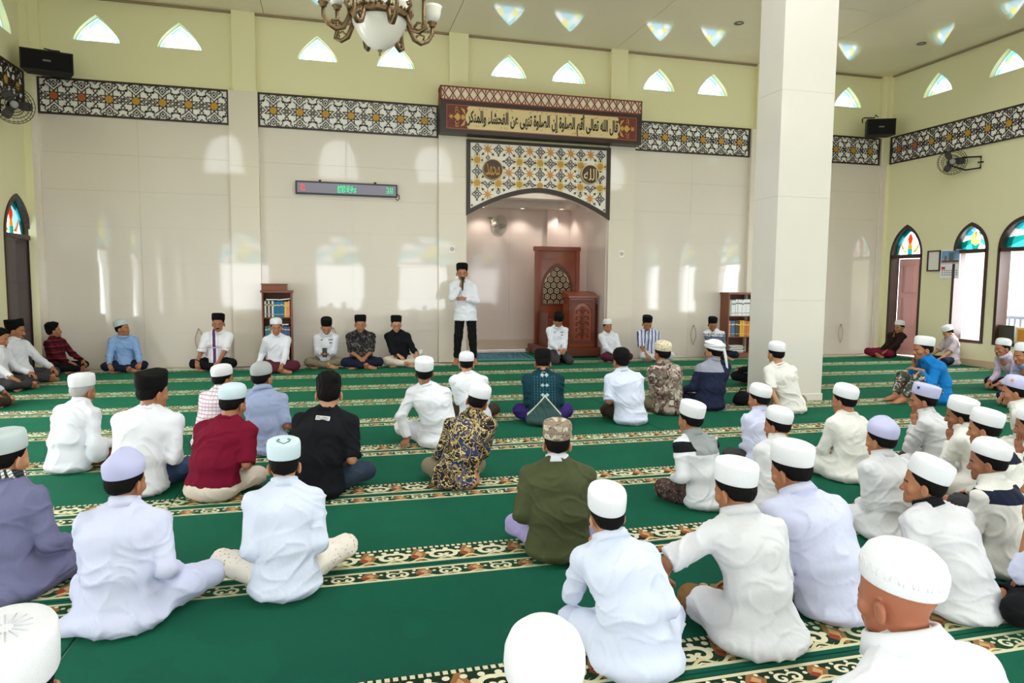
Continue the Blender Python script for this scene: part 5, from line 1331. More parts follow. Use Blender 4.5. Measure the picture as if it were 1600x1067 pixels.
    link_mesh('sarong' if lk == 'sarong' else 'trousers', vf_mesh('trousers', V*s, Q), lm, root)
    # ---- hair and hat
    hk = sp.get('hair', 'short')
    if hk:
        hv = xf(tpl('hair', hd, hk == 'full'), HRm)
        link_mesh('hair', vf_mesh('hair', hv[0]*s, hv[1]), sp.get('hairm', mat('dark_hair', (15, 13, 13), .75)), root)
    if sp.get('cap'):
        ck, cm = sp['cap'][:2]; cv = xf(cap_mesh(0, ck), cap_xf(sp, J))
        co = link_mesh('cap', vf_mesh('cap', cv[0]*s, cv[1]), cm, root)
    if sp.get('glasses'):
        mb = MB()
        for sg in (-1, 1):
            mb.tube([(sg*.031+.021*math.cos(a), .106, .044+.016*math.sin(a)) for a in np.linspace(0, 2*math.pi, 14)[:-1]], .0016, 5, True)
            mb.tube([(sg*.052, .104, .048), (sg*.078, .05, .050), (sg*.080, -.005, .050)], .0016, 5)
        mb.tube([(-.010, .108, .047), (.010, .108, .047)], .0016, 5)
        me = mb.mesh('glasses'); me.transform(Matrix(HRm.tolist())); me.transform(Matrix.Scale(s, 4)); link_mesh('glasses', me, mat('black_plastic', (18, 18, 20), .35), root)
    if sp.get('watch'):
        k = sp['watch']; f_ = J['wr'+k]-J['el'+k]; f_ /= np.linalg.norm(f_); c0 = J['wr'+k]-f_*.03
        mb = MB(); mb.lathe([(.029, -.009), (.032, -.009), (.032, .009), (.029, .009)], 16); me = mb.mesh('wristwatch')
        me.transform(Matrix(frame(c0, np.cross(f_, (0.1, 1, .2)), f_).tolist())); me.transform(Matrix.Scale(s, 4)); link_mesh('wristwatch', me, mat('black_plastic', (18, 18, 20), .35), root)
    return root, sp, J
def wpt(P, p):
    """local point of a person -> world"""
    root, sp, J = P; f = R(sp['face']); Rz = np.array(((math.cos(f), math.sin(f), 0), (-math.sin(f), math.cos(f), 0), (0, 0, 1)))
    return sp['loc_']+Rz @ (np.asarray(p, float)*sp['s_'])
def wdir(P, d):
    f = R(P[1]['face']); return np.array(((math.cos(f), math.sin(f), 0), (-math.sin(f), math.cos(f), 0), (0, 0, 1))) @ np.asarray(d, float)

# ================================================================== the congregation
def cloth(name, c, **k): return mat('cloth_'+name, c, .88, .15, k.pop('bump', (26, .25, (1, 1, .55))), sheen=.15, **k)
WH = cloth('white', (226, 227, 235)); WL = cloth('shade_tinted_white', (204, 206, 232)); WB = cloth('blue_white', (210, 216, 236)); WO = cloth('off_white', (226, 223, 217))  # WL: lavender cast of bluish light on white shirts put into the cloth colour
WG = cloth('grey_white', (214, 213, 218)); BLK = cloth('black', (21, 22, 27)); BLK2 = cloth('black_trousers', (20, 20, 22)); GRYT = cloth('grey_trousers', (62, 60, 62)); NAVY = cloth('navy', (30, 36, 60)); NAVYT = cloth('navy_trousers', (28, 32, 50))
BEIGE = cloth('beige', (212, 198, 184)); BRN = cloth('brown_trousers', (112, 66, 40)); DBRN = cloth('dark_brown_trousers', (66, 52, 42)); OLV = cloth('olive_grey', (128, 118, 98)); JEAN = cloth('jeans', (58, 76, 108)); JEAN2 = cloth('dark_jeans', (46, 58, 74))
MAROON = cloth('maroon', (112, 14, 42)); GREENJ = cloth('olive_green', (74, 78, 52), var=.06); SKY = cloth('sky_blue', (140, 172, 220)); BRIGHT = cloth('bright_blue', (24, 118, 190)); LGR = cloth('slate_lavender', (112, 112, 146)); BGY = cloth('blue_grey', (150, 160, 194))
PURP = cloth('purple_sarong', (60, 44, 112)); LPUR = cloth('lilac_trousers', (160, 150, 196)); MSAR = cloth('maroon_sarong', (84, 36, 48)); RSAR = cloth('wine_sarong', (120, 26, 50)); TAN = cloth('tan_trousers', (122, 92, 56))
CAPW = mat('cap_white', (234, 234, 239), .9, .2, (340, .35)); CAPL = mat('cap_lavender', (190, 190, 226), .9, .2, (340, .25)); CAPM = mat('cap_pale_mint', (206, 222, 232), .85, .2, (240, .2)); CAPG = mat('cap_grey_knit', (176, 178, 178), .95, .2, (260, .5)); CAPY = mat('cap_light_grey', (196, 206, 208), .9, .2, (300, .3))
SONG = mat('songkok_black', (12, 11, 12), .8, .15, (200, .3)); CAPC = pattern('cap_cream_pattern', (224, 212, 184), lambda x, y, z, noise: [(noise(60, 2) > .58, (170, 146, 110))], .9, (200, .3))
CAPB = pattern('cap_brown_pattern', (150, 132, 116), lambda x, y, z, noise: [((frac(xm('ARCTAN2', y-.05, x)*2.55) < .55)*(xm('ABSOLUTE', frac(z*22)-.5) < .30), (206, 194, 176)), (noise(70, 2) > .60, (112, 90, 76))], .9, (240, .3))
HGREY = mat('grey_hair', (168, 164, 160), .6, .3, (90, .3))
CHK = pattern('cloth_check', (232, 222, 228), lambda x, y, z, noise: [(frac(z*34) < .22, (180, 140, 160)), (frac(x*30+y*8) < .16, (196, 160, 176))], .9)
PLAID = pattern('cloth_plaid', (92, 20, 32), lambda x, y, z, noise: [(frac(x*11+y*3) < .35, (50, 14, 24)), (frac(z*11) < .35, (56, 14, 24)), (frac(z*11+.5) < .07, (150, 60, 66))], .9)
BATIK = pattern('cloth_batik', (34, 30, 40), lambda x, y, z, noise: [(noise(9, 2, 1.5) > .54, (52, 60, 96)), (band(noise(9, 2, 1.5), .47, .50), (214, 196, 140)), (xm('SINE', noise(6, 1, 2.5)*46) > .80, (178, 150, 98)), ((noise(46, 1, 0, 'Distance', 'ShaderNodeTexVoronoi') < .30)*(noise(5, 1) > .50), (222, 198, 138)), ((noise(46, 1, 0, 'Distance', 'ShaderNodeTexVoronoi') < .13), (58, 42, 36)), ((noise(5.5, 2, 1) > .60)*(z < .30), (188, 122, 92))], .85)
BATIK2 = pattern('cloth_dark_batik', (32, 32, 34), lambda x, y, z, noise: [(noise(16, 2, 1.6) > .58, (88, 84, 82)), (band(noise(9, 2, 1.2), .48, .505), (120, 112, 104))], .85)
CAMO = pattern('cloth_camo', (150, 138, 126), lambda x, y, z, noise: [(noise(9, 2, 1.0) > .52, (112, 102, 88)), (noise(12, 2, 1.4) > .57, (96, 66, 62)), (noise(15, 2, .6) < .40, (190, 180, 170)), (noise(21, 2, 1.0) > .63, (58, 46, 46))], .9)
CAMO2 = pattern('cloth_dark_camo', (78, 84, 70), lambda x, y, z, noise: [(noise(16, 2, 1.0) > .55, (190, 184, 176)), (noise(18, 2, 1.4) < .42, (40, 38, 40)), (noise(12, 2, .6) > .62, (120, 58, 60))], .9)
STRIPE = pattern('cloth_stripes', (232, 234, 240), lambda x, y, z, noise: [(frac(x*15+.2) < .34, (64, 74, 148)), (frac(x*15+.7) < .10, (120, 130, 190))], .9)
PSTR = pattern('cloth_fine_stripes', (214, 196, 214), lambda x, y, z, noise: [(frac(x*46+y*20) < .3, (180, 160, 190))], .9)
PINKC = pattern('cloth_pink_check', (196, 184, 190), lambda x, y, z, noise: [(frac(z*40) < .2, (176, 158, 168)), (frac(y*40) < .2, (176, 158, 168))], .9)
TEALB = pattern('cloth_teal_batik', (14, 52, 64), lambda x, y, z, noise: [((xm('ABSOLUTE', x) < .13)*(xm('ABSOLUTE', frac(x*34)-.5) < .09)*(frac(z*38) < .6)*(y < .1)*(z < .50)*(z > .2), (70, 110, 118)),
    ((xm('ABSOLUTE', x) < .045)*(y < .1)*(z > .30)*(z < .56)*((xm('ABSOLUTE', frac(z*11)-.5)*.11+xm('ABSOLUTE', xm('ABSOLUTE', x)-.022)*1.0) < .022), (150, 180, 190)),
    ((y < .02)*(z < (.31-xm('ABSOLUTE', x)*1.15)), (58, 84, 84)), ((y < .02)*(xm('ABSOLUTE', z-.31+xm('ABSOLUTE', x)*1.15) < .009), (206, 204, 186))], .88)
SARP = pattern('cloth_brown_sarong', (74, 56, 52), lambda x, y, z, noise: [(noise(46, 3, 1.0) > .56, (116, 98, 92)), (noise(30, 2, .5) < .40, (48, 34, 34))], .9)
FLOR = pattern('cloth_cream_floral', (232, 222, 212), lambda x, y, z, noise: [((noise(60, 1, 0, 'Distance', 'ShaderNodeTexVoronoi') < .22)*(noise(8, 1) > .45), (170, 140, 120))], .9)
KEFF = pattern('keffiyeh_check', (225, 225, 222), lambda x, y, z, noise: [(frac(x*50+z*40) < .45, (40, 44, 48)), (frac(x*50-z*40) < .25, (70, 74, 78))], .9)
EMBR = pattern('cloth_white_trim', (238, 236, 240), lambda x, y, z, noise: [((xm('ABSOLUTE', x-.0) < .022)*(y > .02), (92, 58, 112)), ((xm('ABSOLUTE', z-.36) < .008)*(y > .02), (226, 190, 210)), ((xm('ABSOLUTE', xm('ABSOLUTE', x)-.06) < .004)*(y > .02), (226, 190, 210))], .9)
GREYB = pattern('cloth_white_grey_bands', (236, 236, 240), lambda x, y, z, noise: [(z < .44, (96, 104, 126)), ((z > .44)*(z < .50)*(noise(40, 2, 1) > .5), (70, 80, 120))], .9)

def yoke(J, s, n):                                  # grey yoke over the shoulders with black shoulder tabs
    z7 = J['spine'][3][2]*s; L = lambda x, y, z, noise: [((z > z7-.125*s)*(xm('ABSOLUTE', x) < .150*s), (150, 154, 156))]+[(k, (24, 25, 30)) for k in [tab(x, y, z, q) for q in 'LR']]
    def tab(x, y, z, q):
        a, b = J['sh'+q]*s, J['el'+q]*s; d = (b-a)/np.linalg.norm(b-a); t = (x-float(a[0]))*float(d[0])+(y-float(a[1]))*float(d[1])+(z-float(a[2]))*float(d[2])
        return band(t, -.028*s, .030*s)*(xm('ABSOLUTE', x) > .142*s)
    return pattern('cloth_yoked_shirt_%d' % n, (226, 227, 235), L, .9, (26, .25, (1, 1, .55)))
def backband(J, s, n):
    z7 = J['spine'][3][2]*s; return pattern('cloth_banded_shirt_%d' % n, (220, 217, 212), lambda x, y, z, noise: [(band(z, z7-.095*s, z7-.012*s)*(xm('ABSOLUTE', x) < .185*s), (28, 32, 52))], .9, (26, .25, (1, 1, .55)))
def greytop(J, s, n):
    z7 = J['spine'][3][2]*s; return pattern('cloth_navy_grey_shirt_%d' % n, (30, 36, 60), lambda x, y, z, noise: [((z > z7-.10*s)*(xm('ABSOLUTE', x) < .175*s), (146, 148, 162))], .9, (30, .3, (1, 1, .45)))
YK = [WH, cloth('grey_yoke', (158, 162, 164)), BLK]; BB = [WO, NAVY]
K = dict
# ---------- front row, facing the hall, from left to right
T = K(face=180, off=.40, det=.014, tone=1)
def P(label, **k): return person(label, **k)
P('man in white shirt cut by the left edge, arm on dark knee, no face visible', at=(2, 612), top=(-26, 512), face=98, off=.15, shirt=(WH, 'long'), legs=(GRYT, 'trousers'), hR='shin', hL='knee', det=.014, hair='full', lean=16)
P('man at the left edge of which mostly a white sleeve and clasped hands show', at=(-34, 640), top=(-56, 545), face=80, off=.15, shirt=(WB, 'long'), legs=(DBRN, 'sarong'), hR='shin', hL='shin', det=.014, cap=('kufi', CAPW))
P('man in white shirt and black songkok seated before the left door', at=(34, 599), top=(21, 499), face=108, hy=-20, off=.14, shirt=(WH, 'long'), legs=(GRYT, 'trousers'), cap=('songkok', SONG), hL='shin', hR='knee', lean=14, det=.013, facial='moustache')
P('bareheaded man in dark red plaid shirt leaning back by the left door', at=(96, 582), top=(80, 503), face=112, hy=-42, hp=-6, off=.14, shirt=(PLAID, 'long'), legs=(BLK2, 'trousers'), hL='shin', hR='lap', lean=4, det=.013, hair='full', collar='fold', facial='moustache')
P('man in light blue shirt with pale cap sitting alone against the tiled wall', at=(204, 580), top=(186, 499), face=165, hy=-58, hp=-4, shirt=(SKY, 'long'), legs=(NAVYT, 'trousers'), cap=('kufi', CAPY), hL='shin', hR='shin', lean=8, collar='fold', off=.40, det=.013)
P('man in white short-sleeved shirt with purple front trim and black songkok', **{**T, **K(at=(338, 581), top=(341, 490), shirt=(EMBR, 'elbow'), legs=(BLK2, 'trousers'), cap=('songkok', SONG), hL='ankle', hR='shin', lean=10, facial='moustache', watch='R', w=1.05)})
P('older man in white shirt, white cap and maroon sarong before the left bookcase', **{**T, **K(ymax=11.55, at=(440, 577), top=(431, 496), shirt=(WH, 'long'), legs=(MSAR, 'sarong'), cap=('kufi', CAPW), hL='ankle', hR=(.33, .10, .12), lean=8, tone=1, hy=-8)})
phone_man = P('man in white uniform shirt and black songkok looking down at his phone', **{**T, **K(at=(508, 577), top=(510, 498), shirt=(WH, 'long'), legs=(OLV, 'trousers'), cap=('songkok', SONG), hL=(-.045, .30, .27), hR=(.045, .30, .27), hdL=(.3, .9, .3), hdR=(-.3, .9, .3), lean=14, hp=32, glasses=1, tone=3, collar='fold')})
P('broad man in black and grey patterned shirt and black songkok, hands clasped', **{**T, **K(at=(565, 578), top=(563, 492), shirt=(BATIK2, 'elbow'), legs=(NAVYT, 'trousers'), cap=('songkok', SONG), lean=10, hp=12, w=1.1, fat=1.1, collar='fold', tone=1)})
cup_man = P('man in black shirt and beige trousers with black songkok and glasses', **{**T, **K(at=(627, 575), top=(619, 493), shirt=(BLK, 'long'), legs=(BEIGE, 'trousers'), cap=('songkok', SONG), hL=(-.26, .30, .24), hR='lap', lean=8, hp=14, glasses=1, tone=3, slv=.75)})
speaker_man = P('standing speaker in white shirt and black trousers holding a microphone', at=(727, 571), off=0.02, top=(722, 412), face=190, pose='stand', lean=0, shirt=(WH, 'long'), legs=(BLK2, 'trousers'), cap=('songkok', SONG), hR='mic', hL='belly', elL=(-.9, -.4, -.4), elR=(.9, -.2, -.8), hdR=(-.25, .25, .9), hzR=(.6, .6, .2), hdL=(.95, .25, .05), hzL=(0, .6, .5), curlR=1.0, curl=.6, det=.0125, tone=1, facial='moustache', hp=8, watch='L')
P('man in white uniform shirt kneeling with bowed head before the pulpit', **{**T, **K(at=(872, 571), top=(874, 491), pose='kneel', shirt=(WH, 'long'), legs=(GRYT, 'trousers'), cap=('songkok', SONG), hL=(-.05, .22, .30), hR=(.05, .22, .30), lean=14, hp=42, off=.32, tone=1, collar='fold', watch='L')})
P('old man in white shirt and white cap seated right of the pulpit', **{**T, **K(at=(955, 567), top=(949, 498), shirt=(WH, 'long'), legs=(MSAR, 'sarong'), cap=('kufi', CAPW), lean=8, hL='ankle', hR='lap', tone=1)})
P('man in blue and white striped shirt and black songkok looking down', **{**T, **K(at=(1010, 563), top=(1012, 494), face=192, shirt=(STRIPE, 'elbow'), legs=(WG, 'trousers'), cap=('songkok', SONG), lean=12, hp=26, collar='fold', hL='lap', hR='shin')})
P('man in white and grey banded shirt and songkok beside the right bookcase', **{**T, **K(at=(1122, 563), top=(1114, 496), face=200, shirt=(GREYB, 'long'), legs=(NAVYT, 'trousers'), cap=('songkok', SONG), lean=8, hp=24, glasses=1)})
# ---------- beside the right wall
P('man in dark brown shirt and wine red sarong by the right door', at=(1400, 558), top=(1409, 500), face=-100, off=.12, shirt=(cloth('dark_brown', (46, 30, 26)), 'long'), legs=(RSAR, 'sarong'), cap=('kufi', CAPW), hL='shin', hR='chin', lean=24, det=.013, tone=1)
P('man in pinkish checked shirt reading under the open window', at=(1512, 571), top=(1507, 508), face=-72, off=.12, shirt=(PINKC, 'elbow'), legs=(NAVYT, 'trousers'), cap=('kufi', CAPW), hL='shin', hR='shin', lean=22, hp=34, det=.013, collar='fold', tone=3)
P('man in bright blue shirt with white cap resting his cheek on his hand', at=(1462, 633), top=(1446, 525), face=-72, hy=0, off=.16, shirt=(BRIGHT, 'long'), legs=(CAMO2, 'trousers'), cap=('tall', CAPW), pose='up', hL='knee', hR='chin', lean=32, det=.0115, tone=1, knR=(.16, .36, .32))
P('man in pale pink striped shirt with arms stretched to his shins, right side', at=(1590, 612), top=(1569, 528), face=-80, off=.16, shirt=(PSTR, 'long'), legs=(BLK2, 'trousers'), cap=('kufi', CAPW), hL=(-.10, .44, .13), hR=(.10, .44, .13), lean=30, det=.012, collar='fold', tone=1)
P('man in light blue shirt cut by the right edge, arm reaching forward', at=(1622, 640), top=(1602, 535), face=-78, off=.16, shirt=(BGY, 'long'), legs=(NAVY, 'trousers'), cap=('kufi', CAPW), hL=(-.10, .44, .15), hR=(.12, .42, .14), lean=30, det=.012, tone=1)
# ---------- middle of the hall, from left to right
M = K(det=.0115, off=.15)
P('elderly grey-haired man in white shirt and white cap bending forward at left', at=(112, 743), top=(127, 583), face=30, off=.17, shirt=(WH, 'long'), legs=(BRN, 'trousers'), cap=('tall', CAPW), hairm=HGREY, hR='knee', hL='shin', lean=30, hp=12, det=.0115, tone=1, w=1.1, slv=.72, drape=[(.26, .06, .20, .07, .10, .12)])
P('man in white collarless shirt wearing a tilted black songkok and jeans', kw=.22, at=(220, 781), top=(236, 582), face=12, hy=32, off=.16, shirt=(WH, 'long'), legs=(JEAN, 'trousers'), cap=('songkok', SONG), collar='crew', croll=10, hR='thigh', hL='lap', lean=20, w=1.15, det=.011)
P('man in maroon t-shirt, white cap and beige trousers', kw=.22, at=(335, 790), top=(363, 598), face=22, hy=8, off=.17, shirt=(MAROON, 'elbow', 'waist'), legs=(BEIGE, 'trousers'), cap=('kufi', CAPM), collar='crew', hR='thigh', hL='lap', lean=26, hp=14, w=1.12, fat=1.08, det=.011, tone=1)
P('man in pink checked shirt and white cap behind the maroon t-shirt', at=(332, 704), top=(345, 569), face=25, hy=25, shirt=(CHK, 'long'), legs=(BLK2, 'trousers'), cap=('kufi', CAPW), lean=18, **M)
P('man in blue-grey shirt and round grey knit cap', at=(424, 715), top=(407, 565), face=18, hy=10, shirt=(BGY, 'elbow'), legs=(NAVYT, 'trousers'), cap=('snug', CAPG), hR='thigh', lean=16, w=1.05, collar='fold', **M)
P('bareheaded young man in black t-shirt and dark jeans', at=(497, 786), top=(514, 580), face=18, hy=-12, off=.17, shirt=(BLK, 'elbow'), legs=(JEAN2, 'trousers'), collar='crew', hair='full', hR='thigh', hL='lap', lean=18, w=1.1, det=.011, tone=3)
P('man in white robe propped on his left hand on the carpet', at=(690, 702), top=(663, 559), face=8, hy=-2, hp=2, shirt=(WH, 'long', 'tunic'), legs=(WO, 'sarong'), cap=('tall', CAPW), hL=(-.36, -.06, .085), hdL=(-.25, -.9, -.3), hzL=(0, -.3, 1), elL=(-1, -.3, .2), hR='lap', lean=4, tone=2, knL=(-.42, .24, .15), slv=.9, collar='crew', **M)
P('man in white shirt, white cap and dark brown trousers just behind the mihrab rug', at=(742, 664), top=(729, 549), face=8, hp=14, shirt=(WH, 'long'), legs=(DBRN, 'trousers'), cap=('kufi', CAPW), lean=18, w=1.12, collar='crew', tone=3, **M)
P('man in black, blue and gold batik shirt with white cap leaning right', kw=.22, at=(712, 770), top=(753, 599), face=6, hy=18, ht=14, off=.16, shirt=(BATIK, 'long'), legs=(OLV, 'trousers'), cap=('kufi', CAPW), lean=22, hp=16, det=.0105, tone=1, hL='shin', hR='shin')
P('man in dark teal embroidered shirt and purple sarong with black songkok', at=(850, 668), top=(848, 547), face=14, hp=26, shirt=(TEALB, 'long'), legs=(PURP, 'sarong'), cap=('songkok', SONG), lean=30, w=1.1, tone=1, **M)
P('man in white shirt and dark brown trousers wearing a black cap, column side', kw=.22, at=(984, 666), top=(972, 543), face=6, hy=-12, shirt=(WB, 'elbow'), legs=(DBRN, 'trousers'), cap=('snug', SONG), hair='full', hL='thigh', lean=14, w=1.05, tone=1, **M)
P('man in brown and grey camouflage shirt with cream cap', kw=.22, at=(1044, 650), top=(1037, 532), face=4, hy=-14, shirt=(CAMO, 'long'), legs=(OLV, 'trousers'), cap=('kufi', CAPC), lean=16, tone=1, **M)
NV = [NAVY, cloth('grey_yoke2', (146, 148, 162))]
turban = P('man in navy shirt with white turban tail down his back', at=(1106, 643), top=(1118, 530), face=2, hy=-28, shirt=(NV, 'long'), zones=greytop, legs=(NAVYT, 'trousers'), cap=('snug', CAPW), lean=20, tone=3, w=1.08, hL='knee', **M)
P('man in black sitting behind the white column', at=(1196, 606), s=.86, face=0, off=.12, shirt=(BLK, 'long'), legs=(BLK2, 'trousers'), cap=('songkok', SONG), lean=14, det=.014, hL='knee', knL=(-.42, .22, .16))
P('youth in white t-shirt and white cap sitting against the column, arm propped', at=(1232, 648), top=(1215, 533), face=12, hy=-18, shirt=(WO, 'elbow'), legs=(OLV, 'trousers'), cap=('kufi', CAPW), collar='crew', hL=(-.22, -.20, .085), hdL=(-.2, -.9, -.3), hzL=(0, -.3, 1), lean=4, tone=3, w=.92, **M)
# ---------- near figures, left to right
P('man in slate lavender shirt with checked scarf cut by the left edge', at=(15, 948), top=(4, 672), face=18, hy=10, off=.17, shirt=(LGR, 'long', 'tunic'), legs=(BLK2, 'trousers'), cap=('tall', CAPY), lean=18, hR='knee', det=.010, tone=3, w=1.1, collar='fold', colm=KEFF)
P('man in long white tunic and lavender pointed cap, knee stretched to the right', at=(192, 1001), top=(190, 703), face=4, hy=20, off=.17, shirt=(WL, 'long', 'tunic'), legs=(WL, 'trousers'), cap=('peak', CAPL), lean=18, hR=(.24, .20, .20), hL='lap', det=.010, tone=1, w=1.08, knR=(.40, .30, .13), drape=[(-.23, -.08, .03, .09, .08, .05)])
logo_boy = P('youth in white shirt and cream floral trousers with pale cap bearing a green emblem', elL=(-.1, -.8, -.5), elR=(.1, -.8, -.5), at=(447, 951), top=(443, 684), face=-4, off=.17, shirt=(WB, 'long'), legs=(FLOR, 'trousers'), cap=('tall', CAPM), lean=24, hp=14, hL='thigh', hR='thigh', det=.010, tone=3, w=1.0, slv=.74, knL=(-.36, .20, .15), knR=(.37, .24, .15))
P('man in olive green jacket with brown patterned cap', at=(872, 889), top=(871, 656), face=14, hp=10, off=.17, shirt=(GREENJ, 'long'), legs=(LPUR, 'trousers'), cap=('tall', CAPB), lean=26, det=.0105, tone=3, w=1.15, fat=1.08, hL='thigh', hR='lap', collar='stand', colm=WH)
P('boy in white tunic and white cap leaning his cheek on his left hand', ctilt=20, at=(992, 1078), top=(949, 761), face=8, hy=-8, ht=-4, off=.17, shirt=(WB, 'long', 'tunic'), legs=(WL, 'trousers'), cap=('tall', CAPW), lean=26, hL='chin', curlL=.9, hR='thigh', det=.010, tone=3, w=1.0, pose='cross', collar='fold')
P('boy with white cap whose left sleeve reaches out over his knee', ctilt=20, kw=.22, at=(1180, 1036), top=(1152, 717), face=2, hy=-18, hp=16, off=.17, shirt=(WG, 'elbow', 'tunic'), legs=(TAN, 'trousers'), cap=('tall', CAPW), lean=24, hL=(-.37, .32, .22), elL=(-.8, -.2, -.1), hR='lap', det=.010, tone=1, collar='fold')
P('boy in shade-tinted white shirt bent forward beside the reaching boy', ctilt=20, kw=.22, at=(1300, 985), top=(1240, 689), face=6, hy=-24, hp=16, off=.17, shirt=(WL, 'long'), legs=(WL, 'trousers'), cap=('tall', CAPW), lean=30, hL='lap', hR='lap', det=.010, tone=1, collar='fold', w=1.05)
P('boy in grey-yoked white shirt with black shoulder tabs and brown sarong', ctilt=20, kw=.24, at=(1100, 803), top=(1084, 629), face=-8, hy=-12, off=.16, shirt=(YK, 'long'), zones=yoke, legs=(SARP, 'sarong'), cap=('flat', CAPW), lean=14, hL='thigh', hR='lap', det=.0105, tone=1, w=.95, colm=YK[1])
P('boy in pale lavender shirt and white cap in front of the propped youth', ctilt=20, kw=.22, at=(1190, 742), top=(1191, 616), face=-2, hy=-24, shirt=(WL, 'long'), legs=(GRYT, 'trousers'), cap=('kufi', CAPW), lean=16, tone=1, **M)
P('boy in cream-collared white shirt half hidden behind two white caps', ctilt=20, kw=.22, at=(1205, 812), top=(1221, 657), face=-4, hy=-22, shirt=(WG, 'long'), legs=(GRYT, 'trousers'), cap=('kufi', CAPW), colm=WO, lean=20, tone=1, **M)
P('boy in white tunic and white cap upright right of the column', ctilt=20, kw=.22, at=(1325, 756), top=(1325, 600), face=-6, hy=-14, shirt=(WO, 'long', 'tunic'), legs=(cloth('brick_red_sarong', (158, 62, 40)), 'trousers'), cap=('kufi', CAPW), lean=10, hL='shin', tone=1, glasses=1, collar='crew', **M)
P('boy in white tunic with a lavender peaked cap', ctilt=20, kw=.22, at=(1388, 852), top=(1385, 667), face=-2, hy=-14, shirt=(WG, 'long', 'tunic'), legs=(WG, 'trousers'), cap=('peak', CAPL), lean=18, tone=1, **M)
badge_boy = P('boy in white tunic with a dark badge on his cap, hand on mouth', ctilt=20, kw=.22, at=(1460, 752), top=(1450, 601), face=-32, hy=-12, shirt=(WG, 'long', 'tunic'), legs=(GRYT, 'trousers'), cap=('flat', CAPL), lean=26, hL='chin', hR='chin', curl=.9, tone=1, **M)
P('boy in white tunic resting his face on his fist, tilted white cap', ctilt=20, kw=.22, at=(1524, 786), top=(1508, 623), face=-24, hy=-16, ht=-10, shirt=(WO, 'long', 'tunic'), legs=(GRYT, 'trousers'), cap=('flat', CAPW), lean=26, hL='chin', curl=1.0, tone=2, **M)
P('boy with tall white cap and dark back band behind another banded boy', ctilt=20, kw=.22, at=(1572, 826), top=(1547, 640), face=-18, hy=-14, shirt=(BB, 'long'), zones=backband, legs=(GRYT, 'trousers'), cap=('tall', CAPW), lean=22, tone=1, **M)
P('boy with round white cap and black band across the shoulders, looking left', ctilt=20, kw=.22, at=(1566, 912), top=(1555, 685), face=-14, hy=-24, off=.16, shirt=(BB, 'long'), zones=backband, legs=(BLK2, 'trousers'), cap=('snug', CAPW), lean=20, hL='shin', det=.0105, tone=2)
P('boy in profile with white cap and open mouth, dark necklace', ctilt=20, kw=.22, at=(1502, 985), top=(1463, 717), face=0, hy=-42, off=.17, shirt=(WG, 'elbow'), legs=(BLK2, 'trousers'), cap=('tall', CAPW), lean=22, hp=0, hL='knee', det=.010, tone=1, colm=BLK)
star_boy = P('boy with an orange star on his white cap at the right edge', ctilt=20, kw=.22, at=(1606, 735), top=(1594, 587), face=-34, hy=-6, shirt=(WO, 'long', 'tunic'), legs=(GRYT, 'trousers'), cap=('kufi', CAPL), lean=18, tone=1, **M)
P('boy cut by the right edge with a hand before his chin, white cap', ctilt=20, kw=.22, at=(1664, 808), top=(1618, 640), face=-30, hy=-8, shirt=(WO, 'long'), legs=(BLK2, 'trousers'), cap=('kufi', CAPW), lean=22, hL='chin', tone=2, **M)
P('boy at the right edge with rolled white sleeve and black trousers', ctilt=20, at=(1708, 1012), top=(1640, 706), face=-24, hy=-10, off=.16, shirt=(WL, 'long', 'waist'), legs=(BLK2, 'trousers'), hair='full', pose='cross', lean=26, hL='chin', slv=.35, det=.010, tone=1, knL=(-.32, .24, .12), knR=(.22, .26, .12))
# ---------- heads right in front of the camera
N = K(det=.0095, off=.0, knL=(-.22, .16, .13), knR=(.22, .16, .13), anL=(.05, .20, .06), anR=(-.05, .24, .06))
def near(label, px, py, depth, **k):
    """figure so close that only cap and shoulders show: placed below its cap"""
    Tp = np.array([0, 0, CH])+ray(px, py)*depth; sp = dict(k); J = joints(sp); t = head_top(sp, J); f = R(sp['face'])
    Rz = np.array(((math.cos(f), math.sin(f), 0), (-math.sin(f), math.cos(f), 0), (0, 0, 1))); s = Tp[2]/t[2]; q = Tp-Rz @ (t*s); q[2] = 0
    return person(label, xy=q, s=s, **k)
big_left = near('person in the bottom left corner, only a large white cap showing', 8, 984, 1.36, face=-10, shirt=(WH, 'long'), legs=(WH, 'trousers'), cap=('flat', CAPW), lean=16, hs=1.12, **N)
near('person at the bottom edge centre, only a white rounded cap showing', 852, 978, 1.35, face=12, shirt=(MAROON, 'long'), legs=(GRYT, 'trousers'), cap=('snug', CAPW), lean=20, hs=.95, **N)
near('stocky older man with embossed white cap in the lower right corner', 1418, 848, 1.62, face=-8, hy=-4, shirt=(WH, 'long'), legs=(WH, 'trousers'), cap=('snug', CAPW), lean=22, hs=.86, w=1.15, fat=1.1, tone=0, hair=None, collar='fold', **N)

# ---------- details worn or held
def on_part(P, name, mb, M, m, parent=None):
    me = mb.mesh(name); me.transform(Matrix(np.array(M).tolist())); me.transform(Matrix.Scale(P[1]['s_'], 4)); return link_mesh(name, me, m, parent or P[0])
def kid(P, name): return [c for c in P[0].children if c.name.split('.')[0] == name][0]
GRN = mat('emblem_green', (24, 120, 96), .7)
A = cap_xf(logo_boy[1], logo_boy[2])
mb = MB(); f = lambda x, z: (x*.092, -.088+.9*max(0, z-.062), z)
mb.tube([(x*.034, y, z) for x, y, z in ((-1, -.055, .105), (-.9, -.078, .1025), (0, -.099, .092), (.9, -.078, .1025), (1, -.055, .105))], .0028, 5)
mb.tube([(-.034, -.055, .1035), (-.020, -.052, .1045), (-.026, -.035, .106)], .0024, 5); mb.tube([(.034, -.055, .1035), (.020, -.052, .1045), (.026, -.035, .106)], .0024, 5)
on_part(logo_boy, 'emblem', mb, A, GRN, kid(logo_boy, 'cap'))
